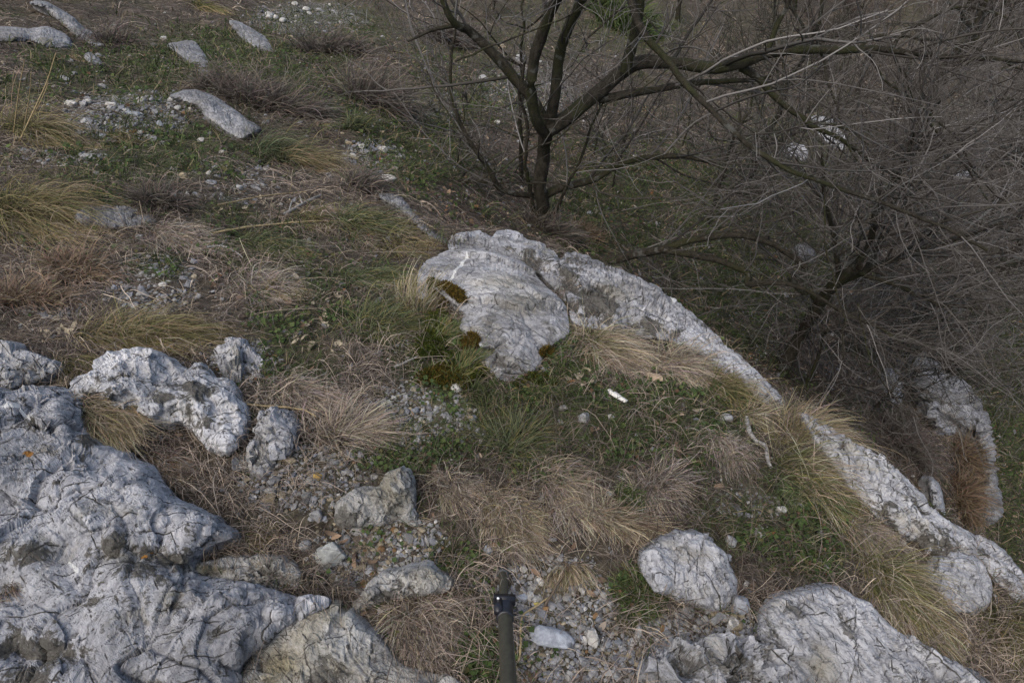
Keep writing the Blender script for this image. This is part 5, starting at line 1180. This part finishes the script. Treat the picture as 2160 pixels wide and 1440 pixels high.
WT = [
 ('bare_tree', 'mossy dark tree trunk seen upright through the twigs near the limestone scar', 1890, 350, -5.2, 3.2, .10, (.2, .2), 11, 0, (150, 1100, 3000)),
 ('bare_tree', 'slim bare tree beyond the long right limb, halfway up the photo', 1560, 430, -3.6, 2.6, .045, (.2, .1), 12, 2, (90, 600, 1600)),
 ('bare_tree', 'thick pale trunked tree in the upper right corner of the photo', 1985, 140, -7.2, 4.5, .15, (.3, .3), 13, 1, (160, 1400, 3800)),
 ('bare_tree', 'distant purple grey bare tree above the long right limb', 1660, 60, -6.2, 4.0, .09, (-.1, .3), 14, 1, (150, 1300, 3600)),
 ('bare_tree', 'distant twiggy tree just inside the right frame edge near the top', 2150, 250, -6.6, 3.8, .09, (-.2, .2), 15, 1, (150, 1300, 3600)),
 ('bare_tree', 'bare tree low on the slope to the right, below the lone white stone', 2060, 520, -5.2, 2.6, .06, (-.1, .1), 16, 0, (120, 1000, 2800)),
 ('bare_tree', 'thin grey sapling behind the drooping limb', 1480, 520, -3.2, 1.6, .022, (.1, .1), 17, 2, (50, 320, 800)),
 ('bare_tree', 'slender dark sapling directly left of the forked trunk', 1098, 430, -2.2, 1.7, .020, (.05, .1), 18, 0, (30, 160, 360)),
 ('bare_tree', 'distant tree at the top edge right of the forked trunk', 1430, 30, -5.0, 2.6, .06, (.2, .4), 19, 1, (110, 800, 2200)),
 ('bare_shrub', 'twiggy grey scrub below the long right limb', 1770, 420, -4.6, 1.5, .02, (.1, .1), 21, 1, (90, 800, 2200)),
 ('bare_shrub', 'reddish brown scrub on the far slope in the top right', 1760, 180, -6.0, 1.8, .025, (.1, .1), 22, 1, (110, 1000, 2600)),
 ('bare_shrub', 'brown scrub above the lower cliff lip by the right frame edge', 2060, 640, -4.9, 1.4, .02, (.1, .1), 23, 1, (100, 800, 2200)),
 ('bare_shrub', 'dark scrub tucked below the cliff behind the biggest golden tussock', 1830, 880, -3.5, 1.0, .018, (.1, 0), 24, 2, (70, 500, 1300)),
 ('bare_shrub', 'low tangled scrub right of the cliff below the drooping twig', 1890, 780, -3.8, 1.1, .016, (.2, 0), 25, 0, (80, 600, 1600)),
 ('bare_shrub', 'purple brown scrub on the far slope at the top, behind the upright stems', 1040, 20, -3.9, 1.2, .018, (.1, .1), 26, 1, (80, 500, 1300)),
 ('bare_shrub', 'grey scrub between the forked trunk and the lower right limb', 1290, 400, -2.5, .8, .010, (.1, .1), 27, 2, (50, 260, 600)),
 ('bare_shrub', 'dark low scrub on the slope between trunk and limestone scar', 1440, 300, -3.2, 1.0, .014, (.1, .1), 31, 0, (70, 420, 900)),
 ('bare_shrub', 'dark scrub spreading under the diagonal limb', 1590, 470, -3.4, 1.1, .014, (.1, .1), 32, 2, (70, 420, 900)),
 ('bare_shrub', 'thin brown scrub right of the forked trunk foot', 1250, 330, -2.5, .8, .010, (.1, .1), 33, 0, (50, 260, 500)),
 ('bare_shrub', 'thin dark scrub under the arching left limb', 960, 330, -1.5, .7, .009, (.1, .1), 34, 0, (40, 200, 400)),
 ('bare_shrub', 'far scrub filling the top right corner behind the pale trunk', 2100, 60, -7.5, 2.4, .03, (0, .2), 28, 1, (120, 1100, 3000)),
 ('bare_shrub', 'far scrub at the top edge above the long right limb', 1860, 30, -7.0, 2.2, .03, (0, .2), 29, 1, (120, 1100, 3000)),
]
for a in WT: wild_tree(*a, nl=9 if a[0] == 'bare_shrub' else 8, cat='shrub' if a[0] == 'bare_shrub' else 'tree', spreadk=.8 if a[0] == 'bare_shrub' else .5, group='bare scrub on the lower slope' if a[0] == 'bare_shrub' else 'bare trees on the lower slope')
print('trees', round(time.time() - T0, 1))

# dry brush in the gully
PAL['brush'] = ((.045, .036, .029), (.090, .076, .063), (.145, .122, .103))
PAL['rust'] = ((.06, .042, .026), (.135, .095, .06), (.20, .15, .10))
BR = [(560, 225, 95, 40, 70, (30, -4), 1500, 'brush', 'dark dead brush in the gully behind the whaleback boulder'), (470, 190, 60, 26, 60, (30, 6), 900, 'brush', 'dead brush between the steep nosed rock and the whaleback boulder'),
      (790, 225, 70, 34, 75, (25, -10), 1300, 'brush', 'purplish dead brush in the gully to the left of the bare tree'), (240, 95, 60, 24, 50, (26, 8), 800, 'brush', 'brown dead brush beside the narrow rock rib'),
      (700, 110, 70, 30, 50, (20, -5), 800, 'brush', 'thin dead brush on the hillside near the top of the gully'), (745, 400, 50, 22, 55, (30, -8), 700, 'brush', 'small dead brush above the dark rock crest'),
      (940, 90, 50, 26, 50, (16, -6), 700, 'brush', 'dead brush behind the arching left limb'), (2022, 1050, 26, 36, 48, (14, 8), 1000, 'rust', 'rusty brown brush on the ledge below the cliff'),
      (2030, 975, 24, 26, 40, (12, 8), 700, 'rust', 'small rusty brush inside the curved cliff lip'), (1900, 940, 60, 40, 60, (20, 5), 1100, 'brush', 'dark brush at the foot of the cliff behind the lower rock rib'),
      (370, 440, 70, 14, 60, (50, 6), 600, 'brush', 'flattened dead stems above the low flat rock'), (60, 640, 90, 30, 60, (40, 8), 900, 'brown', 'flattened brown grass above the rock at the left edge'), (170, 580, 90, 30, 60, (40, 10), 900, 'brown', 'thin dead grass lying between the huge tussock and the dark gravel bank'),
      (1150, 492, 60, 14, 50, (16, -6), 900, 'brush', 'dead brush hiding the foot of the forked trunk'), (1250, 505, 50, 12, 40, (12, -4), 500, 'rust', 'brown dead grass on the bank behind the craggy knob'),
      (1330, 60, 60, 50, 50, (8, -4), 1300, 'green', 'bright leafy ivy clump behind the right hand stems'), (1280, 30, 50, 40, 45, (8, -4), 900, 'green', 'green ivy clump at the top edge between two stems')]
for k, (u, v, rx, ry, L, ld, n, pa, lb) in enumerate(BR):
    P_, t = px(u, v) if 'ivy' not in lb else (None, None)
    if P_ is None:
        P_, t = px(u, v)
    m = t / F; d2 = np.array(ld, float); le = np.array([d2[0], -d2[1] * 1.2]); le = le / (np.linalg.norm(le) + 1e-6) * .6
    ivy = 'ivy' in lb
    if ivy: PAL['green'] = ((.022, .033, .010), (.038, .055, .018), (.065, .085, .03))
    V, Fq, c = blades(P_, n, rx * m, ry * m * 1.3, L * m * 1.2, le, pa, spread=.9, droop=.45, upk=.9, wid=(.0006 if not ivy else .0014) * t, S=7, curl=.75, seed=200 + k)
    nm_ = 'ivy' if ivy else ('dry_grass' if 'grass' in lb else 'dead_brush')
    tag(mesh(nm_, V, Fq, M_BLADE, col=c, loc=P_), lb, 'ivy' if ivy else ('dry grass' if 'grass' in lb else 'brush'), None if ivy else 'dead brush on the slope')

# ------------------------------------------------------------------ tripod leg
foot, tf = px(1060, 1200)
mid_ = CAM + rays([1072.7], [1440])[0] * 1.107; apex = foot + (mid_ - foot) * 3.2
ax = apex - foot; LL = np.linalg.norm(ax); ax = ax / LL
e1 = nrm(np.cross(ax, [0, 1, 0])); e2 = np.cross(ax, e1)         # e1: sideways, e2: towards / away from the lens
if (CAM - foot) @ e2 < 0: e2 = -e2
e1 = np.cross(e2, ax)
def frac_at(v):
    lo, hi = 0, .3
    for _ in range(40):
        m = (lo + hi) / 2
        if proj((foot + ax * LL * m)[None])[1][0] < v: lo = m
        else: hi = m
    return lo * LL
M_TUBE = plain('tripod_olive', (.048, .045, .032), .5, .35, 0, .25); M_BLACK = plain('tripod_black', (.012, .012, .016), .4, .45); M_GREYR = plain('tripod_rubber', (.05, .053, .055), .6, .3, 0, .1); M_RIVET = plain('rivet_white', (.75, .75, .75), .35, .5)
def lathe(prof, k=40, sq=0.):
    a = np.arange(k) * 2 * np.pi / k; V = []
    for s, r in prof: V.append(foot + ax * s + r * (np.cos(a)[:, None] * e1 + np.sin(a)[:, None] * e2))
    V = np.vstack(V); n = len(prof); i = np.arange(n - 1)[:, None] * k; j = np.arange(k)[None]; jn = (j + 1) % k
    return V, np.stack([i + j, i + jn, i + k + jn, i + k + j], -1).reshape(-1, 4)
def boxm(s0, s1, x0, x1, y0, y1, bev=.0012):
    import bmesh
    bm = bmesh.new(); r = bmesh.ops.create_cube(bm, size=1)
    for v in bm.verts: v.co = ((x0 + x1) / 2 + v.co.x * (x1 - x0), (y0 + y1) / 2 + v.co.y * (y1 - y0), (s0 + s1) / 2 + v.co.z * (s1 - s0))
    bmesh.ops.bevel(bm, geom=bm.edges[:], offset=bev, segments=2, affect='EDGES'); bmesh.ops.triangulate(bm, faces=bm.faces[:])
    V = np.array([v.co for v in bm.verts]); Fc = np.array([[v.index for v in f.verts] for f in bm.faces]); bm.free()
    return foot + V[:, :1] * e1 + V[:, 1:2] * e2 + V[:, 2:] * ax, Fc
c0 = frac_at(1270); c1 = frac_at(1302)
r_lo, r_hi = .0092, .0136
leg = tag(empty('tripod_leg', foot), 'dark olive tripod leg with a black clamp standing at the lower edge of the photo', 'tripod leg')
V, Fq = lathe([(.016, .0001), (.016, r_lo), (.018, r_lo), (c0 + .008, r_lo), (c0 + .01, r_lo)]); mesh('lower_tube', V, Fq, M_TUBE, parent=leg)
V, Fq = lathe([(-.012, .0001), (-.012, .006), (-.004, .009), (.006, .0112), (.010, .0128), (.022, .0128), (.024, .0118), (.024, .0001)]); mesh('rubber_foot', V, Fq, M_GREYR, parent=leg)
V, Fq = lathe([(c1 - .004, .0001), (c1 - .004, r_hi), (c1 - .002, r_hi), (c1 + .1, r_hi), (LL - .004, r_hi + .0005), (LL, r_hi + .0005), (LL, .0001)]); mesh('upper_tube', V, Fq, M_TUBE, parent=leg)
V, Fq = lathe([(c0 - .002, r_lo - .0005), (c0 - .003, r_lo + .004), (c0 - .002, r_hi + .0045), (c0 + .010, r_hi + .005), (c0 + .012, r_hi + .003), (c1 + .002, r_hi + .003), (c1 + .006, r_hi + .0022), (c1 + .006, r_hi - .0005)])
cl = mesh('clamp', V, Fq, M_BLACK, parent=leg)
V, Fc = boxm(c0 + .001, c0 + .016, -.022, .021, r_hi * .2, r_hi + .006); o = mesh('lever', V, Fc, M_BLACK, loc=foot); o.parent = cl; o.location = (0, 0, 0)
V, Fc = boxm(c0 + .012, c1 + .002, -.021, -.006, r_hi * .4, r_hi + .0055); o = mesh('hinge', V, Fc, M_BLACK, loc=foot); o.parent = cl; o.location = (0, 0, 0)
sV, sF = ICO2; o = mesh('rivet', foot + ax * (c0 + .018) - e1 * .0135 + e2 * (r_hi + .0054) + sV * .0030, sF, M_RIVET, loc=foot); o.parent = cl; o.location = (0, 0, 0)

# ------------------------------------------------------------------ daylight, camera
EL, AZ = math.radians(58), math.radians(-140)
wd = bpy.data.worlds.new('World'); sc.world = wd; wd.use_nodes = True; nt = wd.node_tree; nt.nodes.clear()
sky = nt.nodes.new('ShaderNodeTexSky'); sky.sky_type = 'NISHITA'; sky.sun_disc = False; sky.sun_elevation = EL; sky.sun_rotation = AZ; sky.air_density = 1.0; sky.dust_density = 4.0; sky.ozone_density = 1.0
bg = nt.nodes.new('ShaderNodeBackground'); bg.inputs[1].default_value = .10; out = nt.nodes.new('ShaderNodeOutputWorld')
nt.links.new(sky.outputs[0], bg.inputs[0]); nt.links.new(bg.outputs[0], out.inputs[0])
sl = bpy.data.lights.new('sun', 'SUN'); sl.energy = 1.0; sl.angle = math.radians(60); sl.color = (1, .955, .88)
so = bpy.data.objects.new('sun', sl); COL.objects.link(so); so.rotation_euler = (math.radians(90) - EL, 0, math.pi - AZ)
cam = bpy.data.cameras.new('camera'); cam.sensor_width = 36; cam.lens = 24; cam.clip_end = 1000; cam.clip_start = .02
co = bpy.data.objects.new('camera', cam); COL.objects.link(co); co.location = CAM; co.rotation_euler = (math.radians(90) - PITCH, 0, 0); sc.camera = co
sc.view_settings.view_transform = 'Standard'; sc.view_settings.look = 'None'; sc.view_settings.exposure = 1.0; sc.view_settings.gamma = 1.0
sc.cycles.max_bounces = 6; sc.cycles.diffuse_bounces = 3; sc.cycles.use_denoising = True
print('done', round(time.time() - T0, 1))
